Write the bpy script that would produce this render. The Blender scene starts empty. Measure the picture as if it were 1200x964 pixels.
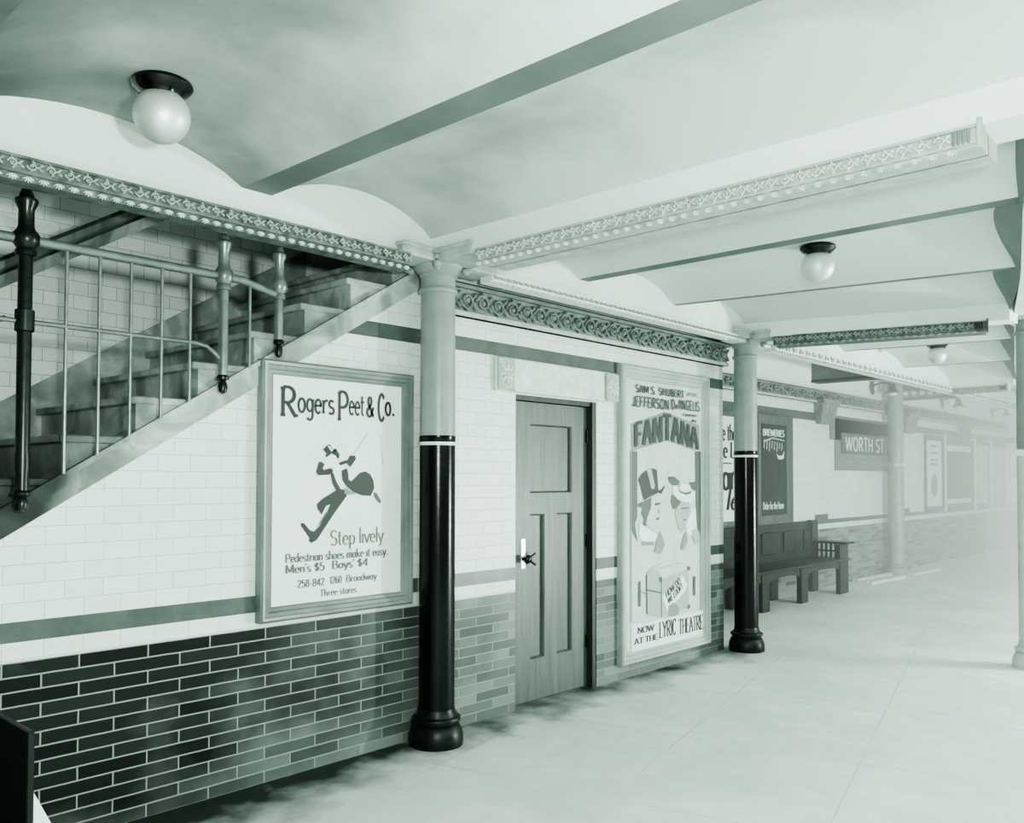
import bpy, math, random
from mathutils import Vector, Matrix
random.seed(7)
SC = bpy.context.scene
COL = SC.collection
PI = math.pi

# ------------------------------------------------------------------ helpers
class MB:
    """collects shapes and links them as ONE mesh object"""
    def __init__(self):
        self.v = []; self.f = []; self.m = []; self.cur = 0
    def mat(self, i):
        self.cur = i; return self
    def add(self, vs, fs):
        b = len(self.v); self.v += [tuple(p) for p in vs]
        for f in fs:
            self.f.append([b + i for i in f]); self.m.append(self.cur)
        return self
    def box(self, x0, x1, y0, y1, z0, z1):
        if x0 > x1: x0, x1 = x1, x0
        if y0 > y1: y0, y1 = y1, y0
        if z0 > z1: z0, z1 = z1, z0
        vs = [(x0,y0,z0),(x1,y0,z0),(x1,y1,z0),(x0,y1,z0),(x0,y0,z1),(x1,y0,z1),(x1,y1,z1),(x0,y1,z1)]
        return self.add(vs, [(3,2,1,0),(4,5,6,7),(0,1,5,4),(1,2,6,5),(2,3,7,6),(3,0,4,7)])
    def bbox(self, x0, x1, y0, y1, z0, z1, b=.004):
        """box with chamfered upright and horizontal edges: three nested slabs welded into one hull"""
        vs = []; fs = []
        X = (x0, x1); Y = (y0, y1); Z = (z0, z1)
        lay = [(z0, b), (z0 + b, 0), (z1 - b, 0), (z1, b)]
        for z, i in lay:
            j = i
            vs += [(x0+b, y0+j, z),(x1-b, y0+j, z),(x1-j, y0+b, z),(x1-j, y1-b, z),(x1-b, y1-j, z),(x0+b, y1-j, z),(x0+j, y1-b, z),(x0+j, y0+b, z)]
        for l in range(3):
            for k in range(8):
                a = l*8 + k; c = l*8 + (k+1) % 8
                fs.append((a, c, c+8, a+8))
        fs.append(tuple(range(7, -1, -1))); fs.append(tuple(range(24, 32)))
        return self.add(vs, fs)
    def prism(self, poly, y0, y1):
        """poly of (x,z) pulled along y"""
        n = len(poly)
        vs = [(x, y0, z) for x, z in poly] + [(x, y1, z) for x, z in poly]
        fs = [tuple(range(n)), tuple(range(2*n-1, n-1, -1))]
        fs += [(i, i+n, (i+1) % n + n, (i+1) % n) for i in range(n)]
        return self.add(vs, fs)
    def prism_x(self, poly, x0, x1):
        n = len(poly)
        vs = [(x0, y, z) for y, z in poly] + [(x1, y, z) for y, z in poly]
        fs = [tuple(range(n-1, -1, -1)), tuple(range(n, 2*n))]
        fs += [(i, (i+1) % n, (i+1) % n + n, i+n) for i in range(n)]
        return self.add(vs, fs)
    def hull8(self, a, b):
        """two quads (4 points each) joined"""
        return self.add(list(a) + list(b), [(0,1,2,3),(7,6,5,4),(0,4,5,1),(1,5,6,2),(2,6,7,3),(3,7,4,0)])
    def tube(self, pts, r, n=10, cap=True):
        pts = [Vector(p) for p in pts]
        rs = r if isinstance(r, (list, tuple)) else [r] * len(pts)
        vs = []; fs = []; up = None
        for i, p in enumerate(pts):
            d = (pts[min(i+1, len(pts)-1)] - pts[max(i-1, 0)]).normalized()
            if up is None:
                up = Vector((0,0,1)) if abs(d.z) < .9 else Vector((1,0,0))
            a = d.cross(up).normalized(); up = a.cross(d).normalized()
            for k in range(n):
                t = 2*PI*k/n
                vs.append(p + (a*math.cos(t) + up*math.sin(t)) * rs[i])
        for i in range(len(pts)-1):
            for k in range(n):
                fs.append((i*n+k, i*n+(k+1) % n, (i+1)*n+(k+1) % n, (i+1)*n+k))
        if cap:
            fs.append(tuple(range(n-1, -1, -1))); fs.append(tuple((len(pts)-1)*n+k for k in range(n)))
        return self.add(vs, fs)
    def lathe(self, prof, c=(0,0,0), n=40):
        vs = []; fs = []
        for r, z in prof:
            for k in range(n):
                t = 2*PI*k/n; vs.append((c[0]+r*math.cos(t), c[1]+r*math.sin(t), c[2]+z))
        m = len(prof)
        for i in range(m-1):
            for k in range(n):
                fs.append((i*n+k, i*n+(k+1) % n, (i+1)*n+(k+1) % n, (i+1)*n+k))
        fs.append(tuple(range(n-1, -1, -1))); fs.append(tuple((m-1)*n+k for k in range(n)))
        return self.add(vs, fs)
    def blob(self, c, u, v, w, n=8, m=5):
        """ellipsoid with half axes u, v, w"""
        c = Vector(c); u = Vector(u); v = Vector(v); w = Vector(w)
        vs = [c - w]; fs = []
        for j in range(1, m):
            ph = -PI/2 + PI*j/m
            for k in range(n):
                t = 2*PI*k/n
                vs.append(c + (u*math.cos(t) + v*math.sin(t))*math.cos(ph) + w*math.sin(ph))
        vs.append(c + w); L = len(vs)-1
        for k in range(n): fs.append((0, 1+(k+1) % n, 1+k))
        for j in range(m-2):
            for k in range(n):
                a = 1+j*n+k; b = 1+j*n+(k+1) % n
                fs.append((a, b, b+n, a+n))
        for k in range(n): fs.append((L, 1+(m-2)*n+k, 1+(m-2)*n+(k+1) % n))
        return self.add(vs, fs)
    def poly(self, pts):
        return self.add(pts, [tuple(range(len(pts)))])
    def build(self, name, mats, parent=None, smooth=None):
        me = bpy.data.meshes.new(name)
        off = Vector(parent.matrix_world.translation) if parent else Vector((0,0,0))
        if parent:
            p = parent; off = Vector((0,0,0))
            while p: off += p.location; p = p.parent
        me.from_pydata([Vector(q) - off for q in self.v], [], self.f)
        if not isinstance(mats, (list, tuple)): mats = [mats]
        for m in mats: me.materials.append(m)
        me.polygons.foreach_set('material_index', self.m)
        if smooth:
            me.polygons.foreach_set('use_smooth', [True]*len(me.polygons))
            me.set_sharp_from_angle(angle=math.radians(smooth))
        me.update()
        o = bpy.data.objects.new(name, me); COL.objects.link(o)
        if parent: o.parent = parent
        return o

def tag(o, label, cat, group=None, kind=None):
    o['label'] = label; o['category'] = cat
    if group: o['group'] = group
    if kind: o['kind'] = kind
    return o
def thing(name, loc, label, cat, group=None):
    o = bpy.data.objects.new(name, None); o.empty_display_size = .1
    COL.objects.link(o); o.location = loc
    return tag(o, label, cat, group)
def struct(o):
    o['kind'] = 'structure'; return o
def copy_tree(o, parent=None):
    c = o.copy(); COL.objects.link(c)
    if parent: c.parent = parent
    for ch in [x for x in bpy.data.objects if x.parent == o]: copy_tree(ch, c)
    return c

# ------------------------------------------------------------------ materials (monochrome print with a green cast)
def lin(c): return c/12.92 if c <= .04045 else ((c+.055)/1.055)**2.4
def tone(v):
    k = min(1, 4*v*(1-v)+.25)
    return tuple(lin(max(.012, min(.97, q))) for q in (v-.026*k, v+.012*k, v-.008*k)) + (1,)
class NT:
    def __init__(self, name):
        self.m = bpy.data.materials.new(name); self.m.use_nodes = True
        self.t = self.m.node_tree; self.n = self.t.nodes; self.l = self.t.links
        self.b = self.n['Principled BSDF']
    def node(self, ty, **kw):
        x = self.n.new(ty)
        for k, v in kw.items():
            if hasattr(x, k): setattr(x, k, v)
        return x
    def link(self, a, b): self.l.new(a, b)
def ramp(nt, fac, stops):
    r = nt.node('ShaderNodeValToRGB')
    e = r.color_ramp.elements
    e[0].position, e[0].color = stops[0]; e[1].position, e[1].color = stops[-1]
    for p, c in stops[1:-1]:
        x = e.new(p); x.color = c
    nt.link(fac, r.inputs['Fac']); return r
def plain(name, v, rough=.6, var=.0, scale=6., bump=0., bscale=40., metal=0., spec=.5, stretch=(1,1,1)):
    nt = NT(name); b = nt.b
    b.inputs['Roughness'].default_value = rough; b.inputs['Metallic'].default_value = metal
    b.inputs['Specular IOR Level'].default_value = spec
    b.inputs['Base Color'].default_value = tone(v)
    tc = nt.node('ShaderNodeTexCoord'); mp = nt.node('ShaderNodeMapping')
    mp.inputs['Scale'].default_value = stretch
    nt.link(tc.outputs['Object'], mp.inputs['Vector'])
    if var:
        nz = nt.node('ShaderNodeTexNoise'); nz.inputs['Scale'].default_value = scale; nz.inputs['Detail'].default_value = 6
        nt.link(mp.outputs['Vector'], nz.inputs['Vector'])
        r = ramp(nt, nz.outputs['Fac'], [(.3, tone(max(.02, v-var))), (.7, tone(min(.97, v+var)))])
        nt.link(r.outputs['Color'], b.inputs['Base Color'])
    if bump:
        nz = nt.node('ShaderNodeTexNoise'); nz.inputs['Scale'].default_value = bscale; nz.inputs['Detail'].default_value = 4
        nt.link(mp.outputs['Vector'], nz.inputs['Vector'])
        bp = nt.node('ShaderNodeBump'); bp.inputs['Strength'].default_value = bump; bp.inputs['Distance'].default_value = .01
        nt.link(nz.outputs['Fac'], bp.inputs['Height']); nt.link(bp.outputs['Normal'], b.inputs['Normal'])
    return nt.m
def coursed(name, w, h, xs, zs, c1, c2, mortar, msize, rough, lightcol=None, bump=.25, spec=.5):
    """coursed tile or brick on an upright wall that runs along x"""
    nt = NT(name); b = nt.b
    tc = nt.node('ShaderNodeTexCoord'); sp = nt.node('ShaderNodeSeparateXYZ'); cb = nt.node('ShaderNodeCombineXYZ')
    nt.link(tc.outputs['Object'], sp.inputs[0])
    ax = nt.node('ShaderNodeMath', operation='ADD'); ax.inputs[1].default_value = xs
    az = nt.node('ShaderNodeMath', operation='ADD'); az.inputs[1].default_value = zs
    nt.link(sp.outputs['X'], ax.inputs[0]); nt.link(sp.outputs['Z'], az.inputs[0])
    nt.link(ax.outputs[0], cb.inputs['X']); nt.link(az.outputs[0], cb.inputs['Y'])
    # a slight waver of the joints
    nz = nt.node('ShaderNodeTexNoise'); nz.inputs['Scale'].default_value = 9.
    nt.link(cb.outputs[0], nz.inputs['Vector'])
    mx = nt.node('ShaderNodeVectorMath', operation='SCALE'); mx.inputs['Scale'].default_value = msize*.9
    nt.link(nz.outputs['Color'], mx.inputs[0])
    ad = nt.node('ShaderNodeVectorMath', operation='ADD')
    nt.link(cb.outputs[0], ad.inputs[0]); nt.link(mx.outputs[0], ad.inputs[1])
    br = nt.node('ShaderNodeTexBrick', offset=.5, offset_frequency=2)
    br.inputs['Scale'].default_value = 1; br.inputs['Brick Width'].default_value = w; br.inputs['Row Height'].default_value = h
    br.inputs['Mortar Size'].default_value = msize; br.inputs['Mortar Smooth'].default_value = .2
    br.inputs['Color1'].default_value = tone(c1); br.inputs['Color2'].default_value = tone(c2); br.inputs['Mortar'].default_value = tone(mortar)
    nt.link(ad.outputs[0], br.inputs['Vector'])
    out = br.outputs['Color']
    if lightcol is not None:
        # paler, dustier bricks towards the door end of the wall and along the foot
        n2 = nt.node('ShaderNodeTexNoise'); n2.inputs['Scale'].default_value = 2.2; n2.inputs['Detail'].default_value = 8
        nt.link(tc.outputs['Object'], n2.inputs['Vector'])
        mr = nt.node('ShaderNodeMapRange'); mr.inputs['From Min'].default_value = -1.9; mr.inputs['From Max'].default_value = .9
        mr.inputs['To Min'].default_value = -.28; mr.inputs['To Max'].default_value = .5
        nt.link(sp.outputs['X'], mr.inputs['Value'])
        mz = nt.node('ShaderNodeMapRange'); mz.inputs['From Min'].default_value = .0; mz.inputs['From Max'].default_value = .3
        mz.inputs['To Min'].default_value = .3; mz.inputs['To Max'].default_value = .0
        nt.link(sp.outputs['Z'], mz.inputs['Value'])
        s1 = nt.node('ShaderNodeMath', operation='ADD'); nt.link(n2.outputs['Fac'], s1.inputs[0]); nt.link(mr.outputs[0], s1.inputs[1])
        s2 = nt.node('ShaderNodeMath', operation='ADD'); nt.link(s1.outputs[0], s2.inputs[0]); nt.link(mz.outputs[0], s2.inputs[1])
        r = ramp(nt, s2.outputs[0], [(.35, (0,0,0,1)), (.95, (1,1,1,1))])
        b2 = nt.node('ShaderNodeTexBrick', offset=.5, offset_frequency=2)
        for k in ('Scale', 'Brick Width', 'Row Height', 'Mortar Size', 'Mortar Smooth'): b2.inputs[k].default_value = br.inputs[k].default_value
        b2.inputs['Color1'].default_value = tone(lightcol-.13); b2.inputs['Color2'].default_value = tone(lightcol+.06); b2.inputs['Mortar'].default_value = tone(mortar)
        nt.link(ad.outputs[0], b2.inputs['Vector'])
        mm = nt.node('ShaderNodeMix', data_type='RGBA')
        nt.link(r.outputs['Color'], mm.inputs[0]); nt.link(out, mm.inputs[6]); nt.link(b2.outputs['Color'], mm.inputs[7])
        out = mm.outputs[2]
    nt.link(out, b.inputs['Base Color'])
    b.inputs['Roughness'].default_value = rough; b.inputs['Specular IOR Level'].default_value = spec
    inv = nt.node('ShaderNodeMath', operation='SUBTRACT'); inv.inputs[0].default_value = 1
    nt.link(br.outputs['Fac'], inv.inputs[1])
    bp = nt.node('ShaderNodeBump'); bp.inputs['Strength'].default_value = bump; bp.inputs['Distance'].default_value = .003
    nt.link(inv.outputs[0], bp.inputs['Height']); nt.link(bp.outputs['Normal'], b.inputs['Normal'])
    return nt.m
def floor_mat():
    nt = NT('cement_floor'); b = nt.b
    tc = nt.node('ShaderNodeTexCoord')
    n1 = nt.node('ShaderNodeTexNoise'); n1.inputs['Scale'].default_value = 1.1; n1.inputs['Detail'].default_value = 9; n1.inputs['Roughness'].default_value = .62
    n2 = nt.node('ShaderNodeTexNoise'); n2.inputs['Scale'].default_value = 7.; n2.inputs['Detail'].default_value = 8
    for n in (n1, n2): nt.link(tc.outputs['Object'], n.inputs['Vector'])
    r1 = ramp(nt, n1.outputs['Fac'], [(.3, tone(.82)), (.5, tone(.87)), (.72, tone(.92))])
    r2 = ramp(nt, n2.outputs['Fac'], [(.3, (.92,.92,.92,1)), (.6, (1,1,1,1))])
    m1 = nt.node('ShaderNodeMix', data_type='RGBA', blend_type='MULTIPLY'); m1.inputs[0].default_value = 1
    nt.link(r1.outputs['Color'], m1.inputs[6]); nt.link(r2.outputs['Color'], m1.inputs[7])
    # dirt swept up against the wall foot
    sp = nt.node('ShaderNodeSeparateXYZ'); nt.link(tc.outputs['Object'], sp.inputs[0])
    mr = nt.node('ShaderNodeMapRange'); mr.inputs['From Min'].default_value = -.62; mr.inputs['From Max'].default_value = .1
    mr.inputs['To Min'].default_value = -.3; mr.inputs['To Max'].default_value = .42
    nt.link(sp.outputs['Y'], mr.inputs['Value'])
    mxx = nt.node('ShaderNodeMapRange'); mxx.inputs['From Min'].default_value = -2.4; mxx.inputs['From Max'].default_value = .2
    mxx.inputs['To Min'].default_value = .3; mxx.inputs['To Max'].default_value = -.1
    nt.link(sp.outputs['X'], mxx.inputs['Value'])
    n3 = nt.node('ShaderNodeTexNoise'); n3.inputs['Scale'].default_value = 3.; n3.inputs['Detail'].default_value = 8
    nt.link(tc.outputs['Object'], n3.inputs['Vector'])
    rc = nt.node('ShaderNodeMapRange'); rc.inputs['From Min'].default_value = .2; rc.inputs['From Max'].default_value = .3
    rc.inputs['To Min'].default_value = 0; rc.inputs['To Max'].default_value = -.35
    nt.link(sp.outputs['Y'], rc.inputs['Value'])
    ac = nt.node('ShaderNodeMath', operation='ADD'); nt.link(mr.outputs[0], ac.inputs[0]); nt.link(rc.outputs[0], ac.inputs[1])
    ad = nt.node('ShaderNodeMath', operation='ADD'); rx = nt.node('ShaderNodeMapRange'); rx.inputs['From Min'].default_value = 3.6; rx.inputs['From Max'].default_value = 5.
    rx.inputs['To Min'].default_value = 0; rx.inputs['To Max'].default_value = -.6; nt.link(sp.outputs['X'], rx.inputs['Value'])
    ax = nt.node('ShaderNodeMath', operation='ADD'); nt.link(ac.outputs[0], ax.inputs[0]); nt.link(rx.outputs[0], ax.inputs[1])
    nt.link(ax.outputs[0], ad.inputs[0]); nt.link(n3.outputs['Fac'], ad.inputs[1])
    ad2 = nt.node('ShaderNodeMath', operation='ADD'); nt.link(ad.outputs[0], ad2.inputs[0]); nt.link(mxx.outputs[0], ad2.inputs[1])
    r3 = ramp(nt, ad2.outputs[0], [(.5, (0,0,0,1)), (.95, (1,1,1,1))])
    m2 = nt.node('ShaderNodeMix', data_type='RGBA'); m2.inputs[7].default_value = tone(.2)
    nt.link(r3.outputs['Color'], m2.inputs[0]); nt.link(m1.outputs[2], m2.inputs[6])
    # scored joints of the cement flags, laid square to the platform edge
    mp = nt.node('ShaderNodeMapping', vector_type='TEXTURE'); mp.inputs['Rotation'].default_value = (0, 0, math.radians(13.5)); mp.inputs['Location'].default_value = (3.55, -.47, 0)
    nt.link(tc.outputs['Object'], mp.inputs['Vector'])
    br = nt.node('ShaderNodeTexBrick', offset=0.); br.inputs['Scale'].default_value = 1; br.inputs['Brick Width'].default_value = 1.22; br.inputs['Row Height'].default_value = 1.05
    br.inputs['Mortar Size'].default_value = .006; br.inputs['Mortar Smooth'].default_value = .6
    nt.link(mp.outputs[0], br.inputs['Vector'])
    m3 = nt.node('ShaderNodeMix', data_type='RGBA'); m3.inputs[7].default_value = tone(.52)
    mf = nt.node('ShaderNodeMath', operation='MULTIPLY'); nt.link(br.outputs['Fac'], mf.inputs[0])
    r5 = ramp(nt, n1.outputs['Fac'], [(.45, (.03,.03,.03,1)), (.62, (.6,.6,.6,1))]); nt.link(r5.outputs['Color'], mf.inputs[1])
    nt.link(mf.outputs[0], m3.inputs[0]); nt.link(m2.outputs[2], m3.inputs[6])
    nt.link(m3.outputs[2], b.inputs['Base Color'])
    b.inputs['Roughness'].default_value = .55
    bp = nt.node('ShaderNodeBump'); bp.inputs['Strength'].default_value = .225; bp.inputs['Distance'].default_value = .01
    nt.link(n2.outputs['Fac'], bp.inputs['Height']); nt.link(bp.outputs['Normal'], b.inputs['Normal'])
    return nt.m
def graded_plaster():  # plaster tone darkened over the stair to counter the flash lamp
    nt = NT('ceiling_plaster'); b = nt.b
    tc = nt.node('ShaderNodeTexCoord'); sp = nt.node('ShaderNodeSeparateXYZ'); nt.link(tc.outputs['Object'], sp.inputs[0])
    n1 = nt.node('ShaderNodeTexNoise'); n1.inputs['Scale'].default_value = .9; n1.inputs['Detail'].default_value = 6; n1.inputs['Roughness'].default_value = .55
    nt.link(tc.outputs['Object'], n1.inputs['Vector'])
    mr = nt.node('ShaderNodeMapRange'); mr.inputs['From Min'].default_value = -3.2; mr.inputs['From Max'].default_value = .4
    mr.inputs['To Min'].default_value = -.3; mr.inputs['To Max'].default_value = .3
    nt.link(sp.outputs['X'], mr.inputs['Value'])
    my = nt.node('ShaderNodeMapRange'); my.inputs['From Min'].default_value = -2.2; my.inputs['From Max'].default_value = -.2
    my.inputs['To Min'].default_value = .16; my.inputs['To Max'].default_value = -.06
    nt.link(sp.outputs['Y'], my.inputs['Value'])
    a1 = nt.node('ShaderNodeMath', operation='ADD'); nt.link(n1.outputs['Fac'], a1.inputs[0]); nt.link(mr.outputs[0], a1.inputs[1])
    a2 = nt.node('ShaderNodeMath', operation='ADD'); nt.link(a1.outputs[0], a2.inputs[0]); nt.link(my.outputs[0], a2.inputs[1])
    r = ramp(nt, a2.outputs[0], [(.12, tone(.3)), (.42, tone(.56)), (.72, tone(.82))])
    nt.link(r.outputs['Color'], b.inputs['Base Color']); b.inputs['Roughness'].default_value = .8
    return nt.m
def marble_mat():
    nt = NT('grey_marble'); b = nt.b
    tc = nt.node('ShaderNodeTexCoord')
    n1 = nt.node('ShaderNodeTexNoise'); n1.inputs['Scale'].default_value = 2.6; n1.inputs['Detail'].default_value = 8; n1.inputs['Distortion'].default_value = 1.6
    nt.link(tc.outputs['Object'], n1.inputs['Vector'])
    r = ramp(nt, n1.outputs['Fac'], [(.3, tone(.48)), (.5, tone(.62)), (.58, tone(.74)), (.75, tone(.58))])
    sp = nt.node('ShaderNodeSeparateXYZ'); gm = nt.node('ShaderNodeNewGeometry'); nt.link(gm.outputs['Position'], sp.inputs[0])
    # stair shadow painted into the marble at the lower steps
    mr = nt.node('ShaderNodeMapRange'); mr.inputs['From Min'].default_value = -2.35; mr.inputs['From Max'].default_value = -1.5
    mr.inputs['To Min'].default_value = -.25; mr.inputs['To Max'].default_value = .5; nt.link(sp.outputs['X'], mr.inputs['Value'])
    n2 = nt.node('ShaderNodeTexNoise'); n2.inputs['Scale'].default_value = 2.; n2.inputs['Detail'].default_value = 5; nt.link(gm.outputs['Position'], n2.inputs['Vector'])
    ad = nt.node('ShaderNodeMath', operation='ADD'); nt.link(mr.outputs[0], ad.inputs[0]); nt.link(n2.outputs['Fac'], ad.inputs[1])
    r2 = ramp(nt, ad.outputs[0], [(.3, (.08,.1,.09,1)), (.75, (1,1,1,1))])
    mx = nt.node('ShaderNodeMix', data_type='RGBA', blend_type='MULTIPLY'); mx.inputs[0].default_value = 1
    nt.link(r.outputs['Color'], mx.inputs[6]); nt.link(r2.outputs['Color'], mx.inputs[7])
    nt.link(mx.outputs[2], b.inputs['Base Color']); b.inputs['Roughness'].default_value = .35
    return nt.m
def wood_mat(name, v, var=.08, rough=.42):
    nt = NT(name); b = nt.b
    tc = nt.node('ShaderNodeTexCoord'); mp = nt.node('ShaderNodeMapping'); mp.inputs['Scale'].default_value = (14, 14, 1.2)
    nt.link(tc.outputs['Object'], mp.inputs['Vector'])
    n1 = nt.node('ShaderNodeTexNoise'); n1.inputs['Scale'].default_value = 1.6; n1.inputs['Detail'].default_value = 7; n1.inputs['Distortion'].default_value = .8
    nt.link(mp.outputs[0], n1.inputs['Vector'])
    r = ramp(nt, n1.outputs['Fac'], [(.3, tone(v-var)), (.7, tone(v+var))])
    nt.link(r.outputs['Color'], b.inputs['Base Color']); b.inputs['Roughness'].default_value = rough
    return nt.m
def globe_mat():
    nt = NT('frosted_globe_glass'); b = nt.b
    b.inputs['Base Color'].default_value = tone(.86); b.inputs['Roughness'].default_value = .5; b.inputs['Metallic'].default_value = .6
    b.inputs['Subsurface Weight'].default_value = .3; b.inputs['Subsurface Radius'].default_value = (.05,.05,.05)
    b.inputs['Specular IOR Level'].default_value = 1.
    return nt.m
def fog_mat(name, sigma, v, gain=1.):
    m = bpy.data.materials.new(name); m.use_nodes = True
    t = m.node_tree; t.nodes.clear()
    o = t.nodes.new('ShaderNodeOutputMaterial'); a = t.nodes.new('ShaderNodeVolumeAbsorption'); e = t.nodes.new('ShaderNodeEmission'); s = t.nodes.new('ShaderNodeAddShader')
    a.inputs['Color'].default_value = (0,0,0,1); a.inputs['Density'].default_value = sigma
    e.inputs['Color'].default_value = tuple(q*w for q, w in zip(tone(v), (.93, 1.02, .96))) + (1,); e.inputs['Strength'].default_value = sigma*gain
    t.links.new(a.outputs[0], s.inputs[0]); t.links.new(e.outputs[0], s.inputs[1]); t.links.new(s.outputs[0], o.inputs['Volume'])
    return m

M_TILE = coursed('white_glazed_tile', .17, .083, 2.217-.085+1.7, -1.008+8*.083*2,   .86, .89, .66, .0015, .42, bump=.3)
M_TILE3 = coursed('white_far_tile', .17, .083, .4, 0, .84, .87, .74, .0016, .25, bump=.15)
M_TILE2 = coursed('white_stair_tile', .17, .083, .02, .0, .86, .92, .6, .0018, .3, bump=.3)
M_BRICK = coursed('glazed_roman_brick', .322, .06415, 2.224+3.22, 0, .07, .17, .58, .0042, .42, lightcol=.5, bump=.5, spec=.3)
M_STRIPE = plain('grey_tile_band', .36, .35, .035, 9)
M_PLASTER = plain('white_plaster', .90, .8, .03, 1.4, .05, 30)
M_PLASTER2 = graded_plaster()
M_SOFFIT = plain('shaded_beam_soffit', .42, .6, .04, 2.5)  # dark tone carries the shade of the grazed beam soffits
M_LUNETTE = plain('shaded_lunette_plaster', .52, .7, .03, 2)  # shade of the outer lunettes painted into their plaster
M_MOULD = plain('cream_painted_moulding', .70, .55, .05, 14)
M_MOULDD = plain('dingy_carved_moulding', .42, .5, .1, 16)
M_MOULDP = plain('white_carved_moulding', .84, .5, .05, 14)
M_FRIEZE = plain('grey_terracotta_frieze', .50, .5, .06, 10)
M_FLOOR = floor_mat()
M_MARBLE = marble_mat()
M_COLTOP = plain('grey_column_paint', .6, .35, .03, 5, .05, 60)
M_COLDARK = plain('black_column_enamel', .05, .24, .012, 8, .04, 50, spec=.35)
M_COLBASE = plain('black_dusty_enamel', .1, .38, .04, 9, .1, 60, spec=.35)
M_COLPALE = plain('glare_pale_column_paint', .82, .45, .03, 6)  # glare on the right column painted in as a pale tone
M_COLMID = plain('haze_grey_column_paint', .6, .4, .03, 6)  # far column's dark shaft painted greyer to carry the haze
M_WHITE = plain('white_paint', .9, .4)
M_IRON = plain('dark_iron', .16, .3, .03, 20, metal=.35)
M_STEEL = plain('polished_rail_metal', .52, .28, .05, 14, metal=.45)
M_RAILWOOD = wood_mat('dark_handrail_wood', .34, .06)
M_DOORWOOD = wood_mat('oak_door_wood', .38, .045, .4)
M_JAMB = wood_mat('dark_jamb_wood', .2, .05)
M_BENCH = wood_mat('dark_bench_wood', .17, .05, .4)
M_FRAME1 = plain('pale_oak_frame', .5, .35, .07, 3, stretch=(1,6,1))
M_FRAME2 = plain('limed_frame', .68, .4, .05, 3)
M_FRAME3 = wood_mat('grey_frame_wood', .36, .05, .4)
M_PAPER = plain('white_poster_paper', .90, .5, .015, 3)
M_PAPER2 = plain('aged_poster_paper', .78, .55, .03, 5)
M_INK = plain('black_printing_ink', .16, .5)
M_INK2 = plain('dark_grey_ink', .22, .5)
M_INK3 = plain('mid_grey_ink', .36, .5)
M_INK4 = plain('light_grey_ink', .54, .5)
M_INK5 = plain('pale_grey_ink', .67, .5)
M_BLACKPAPER = plain('black_poster_paper', .2, .5, .03, 6)
M_CHALK = plain('white_lettering_paint', .85, .5)
M_SIGN = plain('dark_sign_tile', .30, .3, .02, 12)
M_TABLET = plain('grey_tablet_tile', .47, .35, .03, 14)
M_GLOBE = globe_mat()
M_COLLAR = plain('black_lamp_collar', .05, .12)
M_BLACK = plain('black_iron_knob', .04, .3)
M_BRASS = plain('pale_metal_plate', .72, .25, metal=.7)
M_DARKBOARD = wood_mat('dark_stained_board', .09, .03, .5)
M_PALEWOOD = wood_mat('pale_plank_wood', .85, .06, .6)
M_GLASS = plain('milky_lamp_glass', .9, .2)

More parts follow.
